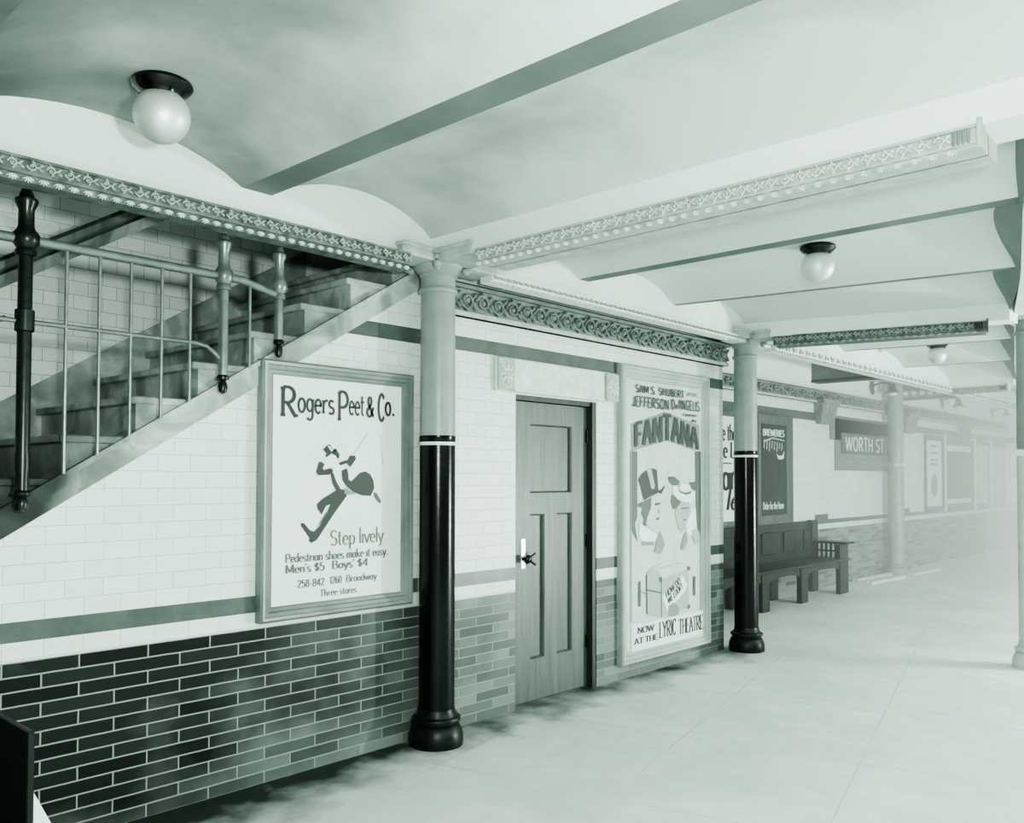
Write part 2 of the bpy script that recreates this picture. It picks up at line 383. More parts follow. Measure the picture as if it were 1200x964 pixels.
# ------------------------------------------------------------------ drawn lettering (stroke alphabet, mesh strips)
def A(cx, cy, rx, ry, a0, a1, n=9):
    return [(cx+rx*math.cos(math.radians(a0+(a1-a0)*i/n)), cy+ry*math.sin(math.radians(a0+(a1-a0)*i/n))) for i in range(n+1)]
X_ = .62
G = {
'A': (.66, [[(.04,0),(.31,1)],[(.31,1),(.6,0)],[(.15,.36),(.5,.36)]]),
'B': (.6, [[(.1,0),(.1,1)], [(.1,1)]+A(.28,.76,.2,.24,90,-90)+[(.1,.52)], [(.1,.52)]+A(.3,.26,.24,.26,90,-90)+[(.1,0)]]),
'C': (.62, [A(.33,.5,.26,.5,42,318,14)]),
'D': (.64, [[(.1,0),(.1,1)], [(.1,1)]+A(.26,.5,.3,.5,90,-90,12)+[(.1,0)]]),
'E': (.56, [[(.1,0),(.1,1)], [(.1,1),(.5,1)], [(.1,.52),(.42,.52)], [(.1,0),(.52,0)]]),
'F': (.54, [[(.1,0),(.1,1)], [(.1,1),(.5,1)], [(.1,.52),(.42,.52)]]),
'G': (.66, [A(.33,.5,.26,.5,42,300,14)+[(.56,.4)], [(.36,.44),(.6,.44)]]),
'H': (.68, [[(.1,0),(.1,1)], [(.57,0),(.57,1)], [(.1,.5),(.57,.5)]]),
'I': (.24, [[(.12,0),(.12,1)]]),
'J': (.46, [[(.34,1),(.34,.22)]+A(.2,.22,.14,.22,0,-170,7)]),
'K': (.62, [[(.1,0),(.1,1)], [(.54,1),(.12,.45)], [(.24,.6),(.58,0)]]),
'L': (.52, [[(.1,0),(.1,1)], [(.1,0),(.5,0)]]),
'M': (.84, [[(.1,0),(.1,1)], [(.1,1),(.41,.12)], [(.41,.12),(.72,1)], [(.72,1),(.72,0)]]),
'N': (.7, [[(.1,0),(.1,1)], [(.1,1),(.58,0)], [(.58,0),(.58,1)]]),
'O': (.7, [A(.34,.5,.27,.5,90,450,18)]),
'P': (.58, [[(.1,0),(.1,1)], [(.1,1)]+A(.28,.73,.24,.27,90,-90,9)+[(.1,.46)]]),
'R': (.64, [[(.1,0),(.1,1)], [(.1,1)]+A(.28,.74,.24,.26,90,-90,9)+[(.1,.48)], [(.26,.48),(.58,0)]]),
'S': (.56, [A(.28,.755,.2,.245,30,270,10)+A(.28,.255,.22,.255,90,-150,10)]),
'T': (.6, [[(.3,0),(.3,1)], [(.03,1),(.57,1)]]),
'U': (.66, [[(.1,1),(.1,.3)]+A(.33,.3,.23,.3,180,360,9)+[(.56,1)]]),
'W': (.94, [[(.03,1),(.24,0)], [(.24,0),(.46,.95)], [(.46,.95),(.68,0)], [(.68,0),(.91,1)]]),
'Y': (.62, [[(.03,1),(.31,.48)], [(.59,1),(.31,.48)], [(.31,.48),(.31,0)]]),
'a': (.5, [A(.22,.3,.17,.3,60,300,10), [(.4,X_),(.4,0)], [(.3,.57),(.4,.5)], [(.3,.03),(.4,.12)]]),
'b': (.52, [[(.1,1.05),(.1,0)], [(.1,.12)]+A(.27,.31,.18,.31,-110,110,10)+[(.1,.5)]]),
'c': (.44, [A(.24,.31,.18,.31,45,315,10)]),
'd': (.52, [[(.42,1.05),(.42,0)], [(.42,.5)]+A(.24,.31,.18,.31,70,290,10)+[(.42,.12)]]),
'e': (.48, [[(.07,.34),(.42,.34)]+A(.245,.31,.18,.31,5,315,12)]),
'f': (.34, [[(.16,0),(.16,.85)]+A(.27,.85,.11,.2,180,60,5), [(.04,X_),(.32,X_)]]),
'g': (.5, [A(.24,.34,.17,.28,0,360,12), [(.41,X_),(.41,-.12)]+A(.24,-.12,.17,.2,0,-150,7)]),
'h': (.54, [[(.1,1.05),(.1,0)], [(.1,.42)]+A(.27,.42,.16,.2,150,0,7)+[(.43,0)]]),
'i': (.22, [[(.11,X_),(.11,0)], [(.08,.84),(.14,.84)]]),
'k': (.52, [[(.1,1.05),(.1,0)], [(.42,.6),(.12,.26)], [(.2,.34),(.46,0)]]),
'l': (.22, [[(.11,1.05),(.11,0)]]),
'm': (.78, [[(.1,X_),(.1,0)], [(.1,.44)]+A(.24,.44,.14,.18,150,0,6)+[(.38,0)], [(.38,.44)]+A(.53,.44,.14,.18,150,0,6)+[(.67,0)]]),
'n': (.54, [[(.1,X_),(.1,0)], [(.1,.42)]+A(.27,.42,.16,.2,150,0,7)+[(.43,0)]]),
'o': (.5, [A(.25,.31,.19,.31,90,450,14)]),
'p': (.52, [[(.1,X_),(.1,-.32)], [(.1,.12)]+A(.27,.31,.18,.31,-110,110,10)+[(.1,.5)]]),
'r': (.38, [[(.1,X_),(.1,0)], [(.1,.42),(.18,.55),(.28,.62),(.36,.58)]]),
's': (.42, [A(.21,.46,.14,.16,30,270,7)+A(.21,.15,.16,.15,90,-150,7)]),
't': (.36, [[(.15,.9),(.15,.14)]+A(.25,.14,.1,.14,180,300,5), [(.03,X_),(.32,X_)]]),
'u': (.54, [[(.1,X_),(.1,.2)]+A(.26,.2,.16,.2,180,340,7), [(.43,X_),(.43,0)]]),
'v': (.48, [[(.03,X_),(.24,0)], [(.24,0),(.45,X_)]]),
'w': (.7, [[(.03,X_),(.19,0)], [(.19,0),(.35,.58)], [(.35,.58),(.51,0)], [(.51,0),(.67,X_)]]),
'y': (.48, [[(.03,X_),(.25,.03)], [(.45,X_),(.2,-.22),(.1,-.3),(.03,-.26)]]),
'0': (.54, [A(.27,.5,.2,.5,90,450,16)]),
'1': (.34, [[(.2,0),(.2,1)], [(.2,1),(.08,.86)]]),
'2': (.54, [A(.26,.74,.19,.26,165,-35,9)+[(.07,0)], [(.07,0),(.48,0)]]),
'4': (.56, [[(.4,0),(.4,1)], [(.4,1),(.05,.28)], [(.05,.28),(.52,.28)]]),
'5': (.52, [[(.44,1),(.13,1)], [(.13,1),(.1,.56)]+A(.25,.32,.2,.32,120,-150,10)]),
'6': (.54, [[(.42,.95)]+A(.3,.5,.22,.48,100,200,6)+A(.27,.3,.19,.3,180,540,12)]),
'8': (.54, [A(.27,.75,.17,.25,90,450,12), A(.27,.26,.2,.26,90,450,12)]),
'$': (.52, [A(.26,.7,.17,.2,30,270,8)+A(.26,.3,.19,.2,90,-150,8), [(.26,-.06),(.26,1.06)]]),
'&': (.7, [[(.62,0),(.2,.62)]+A(.29,.8,.14,.2,220,-40,9)+[(.14,.38)]+A(.26,.24,.2,.24,150,320,7)+[(.6,.5)]]),
'.': (.3, [[(.18,-.02),(.18,.11)]]),
'-': (.4, [[(.06,.42),(.34,.42)]]),
"'": (.16, [[(.08,1.02),(.08,.82)]]),
'?': (.5, [A(.24,.76,.17,.24,170,-60,8)+[(.24,.36),(.24,.24)], [(.2,.04),(.28,.04)]]),
' ': (.3, []),
}
def strip2d(pl, wv, wh):
    """offset strip of a polyline: stroke wv wide where it runs upright, wh where it runs level"""
    L = []; R = []; n = len(pl)
    for i, (x, y) in enumerate(pl):
        a = pl[max(i-1, 0)]; b = pl[min(i+1, n-1)]
        dx, dy = b[0]-a[0], b[1]-a[1]; l = math.hypot(dx, dy) or 1e-6
        dx /= l; dy /= l
        w = (wh + (wv-wh)*abs(dy))/2
        L.append((x-dy*w, y+dx*w)); R.append((x+dy*w, y-dx*w))
    return L, R
def text2d(s, wv=.14, wh=.07, serif=.16, track=0., slant=0.):
    """quads in glyph units and the set width"""
    quads = []; x = 0; lay = []; nl = 0
    for ch in s:
        adv, pls = G[ch]
        for pl in pls:
            if len(pl) < 2: continue
            # lift strokes on the cap, base lines by half their thickness
            L, R = strip2d([(px+x, py) for px, py in pl], wv, wh)
            nl += 1
            for i in range(len(pl)-1): quads.append([L[i], R[i], R[i+1], L[i+1]]); lay.append(nl)
            if serif:
                nl += 1
                for e, q in ((pl[0], pl[1]), (pl[-1], pl[-2])):
                    dx, dy = abs(e[0]-q[0]), abs(e[1]-q[1])
                    if dy > dx*1.2 and any(abs(e[1]-k) < .02 for k in (0, 1, X_, 1.05, -.32)) and ch not in 'SCGcseO0689?$&.t':
                        h = wh/2*1.05; c = (e[0]+x, e[1] + (h if e[1] < q[1] else -h))
                        quads.append([(c[0]-serif, c[1]-h), (c[0]+serif, c[1]-h), (c[0]+serif, c[1]+h), (c[0]-serif, c[1]+h)]); lay.append(nl)
                    elif dx > dy*2 and ch in 'EFLTZ2':
                        sg = 1 if e[1] < .3 else -1
                        quads.append([(e[0]+x-wh*.5, e[1]), (e[0]+x+wh*.5, e[1]), (e[0]+x+wh*.5, e[1]+sg*serif*1.2), (e[0]+x-wh*.5, e[1]+sg*serif*1.2)]); lay.append(nl)
        x += adv + track
    if slant: quads = [[(a+slant*b, b) for a, b in q] for q in quads]
    return quads, x-track, lay
def put_text(mb, s, x0, x1, z, h, y, warp=None, **kw):
    """letters from x0 to x1 (world x), base line z, cap height h, on plane y (reads from -y)"""
    q, w, lay = text2d(s, **kw); k = (x1-x0)/w
    for f, ly in zip(q, lay):
        pts = []; yy = y - ly*1.2e-5
        for a, b in f:
            px, pz = x0 + a*k, z + b*h
            if warp: px, pz = warp(a/w, b)
            pts.append((px, yy, pz))
        # face towards -y
        ar = sum(pts[i][0]*pts[(i+1) % 4][2]-pts[(i+1) % 4][0]*pts[i][2] for i in range(4))
        if ar < 0: pts.reverse()
        mb.poly(pts)
def put_line(name, parent, m, *a, **kw):
    mb = MB(); put_text(mb, *a, **kw); return mb.build(name, m, parent)
def put_poly(mb, pts, ox, oz, y):
    p = [(ox+a, y, oz+b) for a, b in pts]
    ar = sum(p[i][0]*p[(i+1) % len(p)][2]-p[(i+1) % len(p)][0]*p[i][2] for i in range(len(p)))
    if ar < 0: p.reverse()
    mb.poly(p)

# ------------------------------------------------------------------ numbers measured from the place
WY = .164            # face of the near tiled wall
FY = 1.45            # face of the far recessed wall and of the stair wall
def clip(poly, a, b, c):
    """keep a*x+b*z<=c"""
    out = []
    for i in range(len(poly)):
        p, q = poly[i], poly[(i+1) % len(poly)]
        dp, dq = a*p[0]+b*p[1]-c, a*q[0]+b*q[1]-c
        if dp <= 0: out.append(p)
        if (dp < 0 < dq) or (dq < 0 < dp):
            t = dp/(dp-dq); out.append((p[0]+t*(q[0]-p[0]), p[1]+t*(q[1]-p[1])))
    return out
ST_S = .6175                       # slope of the stair
def string_low(x): return 1.372 + (x+2.401)*ST_S

# ------------------------------------------------------------------ floor
f = MB(); f.box(-7, 30, -9, 1.6, -.15, 0)
struct(f.build('floor', M_FLOOR))

# ------------------------------------------------------------------ near wall with door opening and the sloping top under the stair
w = MB()
BANDS = [(0, .834, 1), (.834, .919, 0), (.919, 1.008, 2), (1.008, 2.494, 0), (2.494, 2.589, 2), (2.589, 2.95, 0)]
def wall_rect(x0, x1, z0, z1, slope=False):
    for b0, b1, mi in BANDS:
        a, b = max(z0, b0), min(z1, b1)
        if b <= a: continue
        poly = [(x0, a), (x1, a), (x1, b), (x0, b)]
        if slope: poly = clip(poly, -ST_S, 1, 1.372 + 2.401*ST_S)
        if len(poly) >= 3: w.mat(mi).prism(poly, WY, WY+.17)
wall_rect(-4.6, .14, 0, 2.95, True)
wall_rect(.14, .90, 0, 2.95)
wall_rect(.90, 1.85, 2.24, 2.95)
wall_rect(1.85, 3.858, 0, 2.95)
struct(w.build('wall_left', [M_TILE, M_BRICK, M_STRIPE]))
# return wall at the far end of the near wall
w = MB(); 
for b0, b1, mi in BANDS: w.mat(mi).box(3.70, 3.858, WY+.17, FY, b0, b1)
w.mat(0).box(3.70, 3.858, WY, FY, 2.95, 3.5)
struct(w.build('wall_return', [M_TILE, M_BRICK, M_STRIPE]))
# plaster above the frieze of the near wall, up to the girder
w = MB(); w.box(.14, 3.70, WY+.01, WY+.17, 2.95, 3.5)
struct(w.build('wall_upper', M_PLASTER))

# ------------------------------------------------------------------ stair well
w = MB(); w.box(-6, 1.6, FY, FY+.15, 0, 4.4)
struct(w.build('wall_stair', M_TILE2))
w = MB(); w.box(1.5, 1.65, WY+.17, FY, 0, 4.4)
struct(w.build('wall_stair_head', M_TILE2))
w = MB(); w.box(-6.2, 1.65, .06, FY+.15, 4.4, 4.5); w.box(-6.2,1.65,-.06,.06,3.5,4.5)
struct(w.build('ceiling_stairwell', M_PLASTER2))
w = MB(); w.box(-6.4, -6.2, -9, FY+.15, 0, 4.5)
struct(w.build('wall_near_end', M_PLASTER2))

stair = thing('staircase', (-2.4, .8, 0), 'grey marble staircase climbing to the right behind the iron railing', 'staircase')
RUN, RISE = .318, .1985
X0S, Z0S = -.881, 2.631            # one nosing
for k in range(-9, 3):
    x = X0S + k*RUN; z = Z0S + k*RISE
    if z - RISE < -.05: continue
    s = MB()
    # riser block and tread slab with a projecting nosing
    s.box(x+.02, x+RUN+.04, WY+.012, FY-.03, max(0, z-RISE-.1), z-.035)
    s.bbox(x-.012, x+RUN+.03, WY+.004, FY-.03, z-.038, z, .006)
    s.build('step', M_MARBLE, stair)
s = MB()
a, b = -4.5, .02
t = .135
s.hull8([(a, WY-.012, string_low(a)), (a, WY+.16, string_low(a)), (a, WY+.16, string_low(a)+t), (a, WY-.012, string_low(a)+t)],
        [(b, WY-.012, string_low(b)), (b, WY+.16, string_low(b)), (b, WY+.16, string_low(b)+t), (b, WY-.012, string_low(b)+t)])
# small moulding along the top of the string
s.hull8([(a, WY-.028, string_low(a)+t-.028), (a, WY+.16, string_low(a)+t-.028), (a, WY+.16, string_low(a)+t+.002), (a, WY-.028, string_low(a)+t+.002)],
        [(b, WY-.028, string_low(b)+t-.028), (b, WY+.16, string_low(b)+t-.028), (b, WY+.16, string_low(b)+t+.002), (b, WY-.028, string_low(b)+t+.002)])
s.build('stringer', M_MARBLE, stair)
s = MB()
dl = lambda x: 2.176 + (x+1.851)*.62
s.hull8([(-5, FY-.03, dl(-5)-.7), (-5, FY-.001, dl(-5)-.7), (-5, FY-.001, dl(-5)), (-5, FY-.03, dl(-5))],
        [(-.02, FY-.03, dl(-.02)-.7), (-.02, FY-.001, dl(-.02)-.7), (-.02, FY-.001, dl(-.02)), (-.02, FY-.03, dl(-.02))])
s.build('wainscot', M_MARBLE, stair)

# wooden handrail inside the stair
hr = thing('handrail', (-2.2, .5, 2.6), 'broad dark wooden handrail sloping up behind the iron railing', 'handrail')
s = MB(); hz = lambda x: 2.65 + (x+2.32)*.6274
prof = [(-.035,-.125),(.055,-.125),(.06,-.06),(.045,-.045),(.06,-.03),(.055,0),(.02,.022),(-.03,.022),(-.06,0),(-.06,-.035),(-.04,-.05),(-.06,-.065)]
n = len(prof); vs = []
for x in (-4.4, .3):
    for y, z in prof: vs.append((x, .5+y, hz(x)+z))
s.add(vs, [tuple(range(n-1,-1,-1)), tuple(range(n, 2*n))] + [(i, (i+1) % n, (i+1) % n+n, i+n) for i in range(n)])
s.build('rail', M_RAILWOOD, hr)
for x in (-3.3, -2.36, -1.2):
    s = MB(); s.tube([(x, .5, hz(x)-.12), (x, .5, hz(x)-.2), (x, .42, hz(x)-.26), (x, .3, hz(x)-.27)], .014, 8)
    s.blob((x, .5, hz(x)-.13), (.03,0,0), (0,.03,0), (0,0,.02))
    s.build('bracket', M_IRON, hr, 40)

# iron railing hung between the stringer and the fascia
NY = .085
rl = thing('iron_railing', (-2.345, NY, 1.5), 'iron railing with round posts and thin balusters on the stair edge', 'railing')
def newel(x, zb, zt, r, dark):
    m = M_IRON if dark else M_STEEL
    s = MB()
    s.lathe([(r*1.0, zb+.02), (r, zb+.02), (r*1.0, zt-.03), (r*.6, zt)], (x, NY, 0), 20)
    o = s.build('newel_post', m, rl, 40)
    q = MB()
    q.lathe([(r*.25, zb-.055), (r*.8, zb-.045), (r*1.0, zb-.02), (r*.8, zb+.0), (r*.55, zb+.012), (r*1.25, zb+.018), (r*1.3, zb+.03), (r, zb+.04)], (x, NY, 0), 20)
    q.build('drop_finial', M_IRON, o, 40)
    for z in (2.675,):
        q = MB()
        q.lathe([(r*1.05, z-.075), (r*1.5, z-.07), (r*1.5, z-.05), (r*1.25, z-.04), (r*1.9, z-.015), (r*1.9, z+.02), (r*1.25, z+.045), (r*1.1, z+.06), (r*1.1, z+.13), (r*1.6, z+.16), (r*1.6, z+.175), (r*1.05, z+.185)], (x, NY, 0), 20)
        q.build('collar', m, o, 40)
    if dark:
        q = MB()
        q.lathe([(r*1.02, 2.27), (r*1.35, 2.275), (r*1.35, 2.365), (r*1.02, 2.37)], (x, NY, 0), 20)
        q.build('collar', m, o, 40); q = MB()
        q.lathe([(r*1.02, zb+.12), (r*1.12, zb+.12), (r*1.12, zb+.2), (r*1.02, zb+.2)], (x, NY, 0), 20)
        q.build('collar', m, o, 40)
    return o
newel(-2.345, 1.545, 2.90, .029, True)
newel(-1.41, 2.125, 2.90, .025, False)
newel(-1.085, 2.345, 2.90, .023, False)
newel(-3.42, .93, 2.90, .029, True)
s = MB(); s.tube([(-3.42, NY, 2.675), (-1.41, NY, 2.675), (-1.3, NY, 2.672), (-1.16, NY, 2.64), (-1.085, NY, 2.625)], .022, 12)
s.build('top_rail', M_STEEL, rl, 50)
s = MB(); s.tube([(-3.42, NY, 2.32), (-1.56, NY, 2.315), (-1.5, NY, 2.305), (-1.45, NY, 2.27), (-1.43, NY, 2.25)], .011, 8)
s.build('middle_rail', M_STEEL, rl, 50)
for x, zb in ((-3.2,1.1),(-3.0,1.22),(-2.8,1.35),(-2.6,1.47),(-2.175,1.745),(-2.03,1.835),(-1.885,1.93),(-1.735,2.025),(-1.59,2.12),(-1.26,2.29)):
    s = MB(); s.tube([(x, NY, string_low(x)+.145), (x, NY, 2.67)], .0085, 8)
    s.build('baluster', M_STEEL, rl, 50)

# ------------------------------------------------------------------ columns
def column(loc, r, zast, label, group, mtop=M_COLTOP, mlow=M_COLDARK, mbase=M_COLBASE):
    x, y = loc
    t = thing('platform_column', (x, y, 0), label, 'column', group)
    k = r/.112
    b = MB()
    b.lathe([(.165*k,0),(.168*k,.03),(.165*k,.07),(.155*k,.1),(.142*k,.125),(.128*k,.135),(.128*k,.142),(.148*k,.148),(.152*k,.16),(.148*k,.172),(.128*k,.18),(.118*k,.2),(.114*k,.225)], (x,y,0), 48)
    b.build('base', mbase, t, 40)
    b = MB(); b.lathe([(r,.2),(r*1.0,1.0),(r*.995,1.845)], (x,y,0), 48); b.build('lower_shaft', mlow, t, 40)
    if mlow is M_COLDARK:
      b = MB(); b.lathe([(r*1.0,1.842),(r*1.02,1.844),(r*1.02,1.862),(r*1.0,1.864)], (x,y,0), 48); b.build('band', M_WHITE, t, 40)
      b = MB(); b.lathe([(r*.995,1.862),(r*1.01,1.864),(r*1.01,1.9),(r*.99,1.902)], (x,y,0), 48); b.build('dark_band', M_COLDARK, t, 40)
    b = MB(); b.lathe([(r*.99,1.9),(r*.97,2.5),(r*.955,zast-.02)], (x,y,0), 48); b.build('upper_shaft', mtop, t, 40)
    c = MB()
    c.lathe([(r*.95,zast-.03),(r*1.05,zast-.025),(r*1.1,zast-.01),(r*1.05,zast+.005),(r*.97,zast+.01),(r*.97,zast+.075),(r*1.08,zast+.085),(r*1.08,zast+.095),(r*1.3,zast+.12),(r*1.42,zast+.14),(r*1.42,zast+.15)], (x,y,0), 40)
    # scrolled corners under the abacus
    for sx in (-1,1):
        for sy in (-1,1):
            c.blob((x+sx*r*1.08, y+sy*r*1.08, zast+.118), (.026*k,0,0), (0,.026*k,0), (0,0,.026), 10, 6)
            c.blob((x+sx*r*1.22, y+sy*r*1.22, zast+.128), (.026*k,0,0), (0,.026*k,0), (0,0,.022), 10, 6)
    a = r*1.48
    c.bbox(x-a, x+a, y-a, y+a, zast+.148, zast+.178, .006)
    c.bbox(x-a*1.08, x+a*1.08, y-a*1.08, y+a*1.08, zast+.178, zast+.2, .005)
    c.build('capital', mtop, t, 40)
    return t
column((0,0), .112, 2.815, 'round column beside the striding man poster, black below and grey above', 'platform columns along the wall')
column((4.0,0), .112, 2.815, 'round column in front of the bench, standing past the theatre poster', 'platform columns along the wall')
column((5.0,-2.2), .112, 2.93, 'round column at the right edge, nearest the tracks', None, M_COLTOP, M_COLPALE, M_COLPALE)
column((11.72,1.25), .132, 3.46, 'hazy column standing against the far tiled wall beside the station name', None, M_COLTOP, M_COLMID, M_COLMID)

# ------------------------------------------------------------------ ceiling: vaults between beams
ZS = 3.1                         # beam soffit / springing height
HW = .083
beams = [  # left end (x, y), right end (x, y), half width, kind
    ((-6.2,-.05), (-6.2,-6.2), .08, 'b'),
    ((-4.3,-.05), (-4.3,-6.2), .08, 'b'),
    ((-2.84,-.05), (-2.84,-6.2), .08, 'b'),
    ((-1.32,-.05), (-1.32,-6.2), .085, 'b'),
    ((0,-.05), (0,-3.3), .13, 'g'),
    ((1.38,-.05), (1.44,-2.92), .06, 'b'),
    ((2.62,-.05), (3.08,-2.55), .035, 'b'),
    ((3.98,-.05), (4.55,-2.18), .13, 'g'),
    ((6.22,-.05), (6.52,-1.74), .035, 'b'),
    ((8.2,-.05), (8.37,-1.32), .035, 'b'),
    ((10.2,-.05), (10.19,-.93), .1, 'g'),
    ((12.2,-.05), (12.2,-.62), .035, 'b'),
    ((14.2,-.05), (14.2,-.4), .035, 'b'),
]
c = MB()
N = 14; RISE_V = .165
def arc_z(t): return ZS + RISE_V*(1-(2*t-1)**2)**.85 if 0 < t < 1 else ZS
def vault(A0, A1, B0, B1, lean=0):
    """A0-A1: left and right end of the near edge; B0-B1 the same of the far edge"""
    vs = []; J = 8
    for i in range(N+1):
        t = i/N
        for j in range(J+1):
            s_ = j/J
            p = Vector(A0).lerp(Vector(A1), s_); q = Vector(B0).lerp(Vector(B1), s_)
            m = p.lerp(q, t); vs.append((m.x, m.y + (lean*(arc_z(t)-ZS)/RISE_V if j == J else 0), arc_z(t)))
    fs = [(i*(J+1)+j, i*(J+1)+j+1, (i+1)*(J+1)+j+1, (i+1)*(J+1)+j) for i in range(N) for j in range(J)]
    c.mat(0).add(vs, fs)
    if lean:
        lv = []; lf = []
        for i in range(N+1):
            t = i/N; m = Vector(A1).lerp(Vector(B1), t); v = vs[i*(J+1)+J]
            lv += [v, (m.x, m.y-.004, ZS-.06)]
        for i in range(N): lf.append((2*i, 2*i+1, 2*i+3, 2*i+2))
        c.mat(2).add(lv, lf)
for (La, Ra, ha, ka), (Lb, Rb, hb, kb) in zip(beams[:-1], beams[1:]):
    Rb2 = Rb; La2 = La
    ra = Ra; rb = Rb
    if ka == 'b' and kb == 'g' and La[0] < 0: rb = (0, -6.2)
    vault((La[0]+ha, La[1]), (ra[0]+ha, ra[1]), (Lb[0]-hb, Lb[1]), (rb[0]-hb, rb[1]), .15 if La[0] >= 1 else .05 if La[0] >= 0 else 0)
c.mat(1)
for L, R, h, k in beams:
    if k == 'g': continue
    c.hull8([(L[0]-h, L[1], ZS), (L[0]+h, L[1], ZS), (L[0]+h, L[1], ZS+.3), (L[0]-h, L[1], ZS+.3)],
            [(R[0]-h, R[1], ZS), (R[0]+h, R[1], ZS), (R[0]+h, R[1], ZS+.3), (R[0]-h, R[1], ZS+.3)])
# slab over the vaults
c.mat(0).box(-6.4, 30, -9, FY+.15, 3.46, 3.5)
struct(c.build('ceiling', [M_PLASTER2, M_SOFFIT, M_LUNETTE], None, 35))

# lunette wall over the column row (left) and girder of the outer row (right)
c = MB()
c.box(-6.2, 14.2, -.075, .10, 2.985, 3.46)
c.box(3.7, 14.2, -.075, .10, 2.93, 2.985)
struct(c.build('wall_lunette', M_PLASTER))
c = MB()
rr = [b[1] for b in beams[4:]]
for (xa, ya), (xb, yb) in zip(rr[:-1], rr[1:]):
    c.hull8([(xa, ya-.005, 3.04), (xa+.05, ya-.24, 3.04), (xa+.05, ya-.24, 3.46), (xa, ya-.005, 3.46)],
            [(xb, yb-.005, 3.04), (xb+.05, yb-.24, 3.04), (xb+.05, yb-.24, 3.46), (xb, yb-.005, 3.46)])
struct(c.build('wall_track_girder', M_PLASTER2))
# cross girders over the columns
c = MB()
for L, R, h, k in beams:
    if k != 'g': continue
    yl = -.07
    R2 = (0, -6.2) if L[0] == 0 else R
    c.hull8([(L[0]-h, yl, 2.965), (L[0]+h, yl, 2.965), (L[0]+h, yl, 3.46), (L[0]-h, yl, 3.46)],
            [(R2[0]-h, R2[1], 2.965), (R2[0]+h, R2[1], 2.965), (R2[0]+h, R2[1], 3.46), (R2[0]-h, R2[1], 3.46)])
struct(c.build('ceiling_girders', M_PLASTER))
# recess ceiling and its cross beams
c = MB(); c.box(3.858, 30, .1, FY, 3.40, 3.46); c.box(14.2, 30, -9, .1, 3.3, 3.46)
struct(c.build('ceiling_recess', M_PLASTER))
c = MB(); c.mat(0).box(8.82, 9.05, .1, FY, 3.10, 3.40); c.mat(1).box(8.80, 9.07, .1, FY, 3.06, 3.10)
struct(c.build('trim_recess_beam', [M_SOFFIT, M_INK]))
c = MB(); c.mat(0).box(12.48, 12.72, .1, FY, 3.2, 3.40); c.mat(1).box(12.45, 12.75, .1, FY, 3.06, 3.2)
for k in range(9):
    y = .2 + k*.14; c.mat(2).blob((12.445, y, 3.15), (.02,0,0), (0,.05,.02), (0,-.02,.04))
c.mat(3).box(12.44, 12.76, .1, FY, 3.05, 3.07)
struct(c.build('trim_recess_girder', [M_SOFFIT, M_FRIEZE, M_MOULDP, M_INK3]))

# ------------------------------------------------------------------ carved mouldings
def relief(mb, o, u, v, nrm, L, H, unit, d=.016, scroll=False):
    """running leaf scroll: o corner, u along, v up, nrm outwards"""
    o = Vector(o); u = Vector(u).normalized(); v = Vector(v).normalized(); nrm = Vector(nrm).normalized()
    k = max(1, round(L/unit)); U = L/k
    for i in range(k):
        c0 = o + u*(U*(i+.5)) + v*(H*.5); sg = 1 if i % 2 == 0 else -1
        pts = []
        for a in range(11):
            t = a/10; ang = PI*2.3*t; rad = H*(.44 if scroll else .36)*(1-(.6 if scroll else .72)*t)
            pts.append(c0 + u*(-math.cos(ang)*rad*1.15) + v*(sg*math.sin(ang)*rad) + nrm*(d*.55))
        mb.tube(pts, [H*.1*(1-.35*a/10) for a in range(11)], 6)
        mb.blob(c0 + nrm*d*.6, u*H*.1, v*H*.1, nrm*d*.7, 7, 4)
        if scroll:
            leaves = ((.47, .3, .9), (.47, -.3, -.9), (.0, .46, 1.6))
            mb.blob(c0 - v*sg*H*.02 + nrm*d*.5, u*H*.17, v*H*.17, nrm*d*.9, 8, 5)
        else: leaves = ((.42,.22,.5), (.46,-.2,-.5), (-.05,.4,2.), (.05,-.4,-2.2), (.3,.02,.1))
        for (du, dv, au) in leaves if scroll else ((.42,.22,.5), (.46,-.2,-.5), (-.05,.4,2.), (.05,-.4,-2.2), (.3,.02,.1)):
            dirv = u*math.cos(au) + v*sg*math.sin(au); per = u*(-math.sin(au)) + v*sg*math.cos(au)
            mb.blob(c0 + u*du*U + v*sg*dv*H*.9 + nrm*d*.4, dirv*H*.23, per*H*.09, nrm*d*.75, 7, 4)
def shells(mb, o, u, v, nrm, L, H, unit, d=.014):
    o = Vector(o); u = Vector(u).normalized(); v = Vector(v).normalized(); nrm = Vector(nrm).normalized()
    k = max(1, round(L/unit)); U = L/k
    for i in range(k):
        c0 = o + u*(U*(i+.5)) + v*(H*.75)
        for a in (-60, -30, 0, 30, 60):
            t = math.radians(a); dirv = v*(-math.cos(t)) + u*math.sin(t); per = u*math.cos(t) + v*math.sin(t)
            mb.blob(c0 + dirv*H*.4 + nrm*d*.4, dirv*H*.42, per*H*.1, nrm*d*.6, 6, 4)
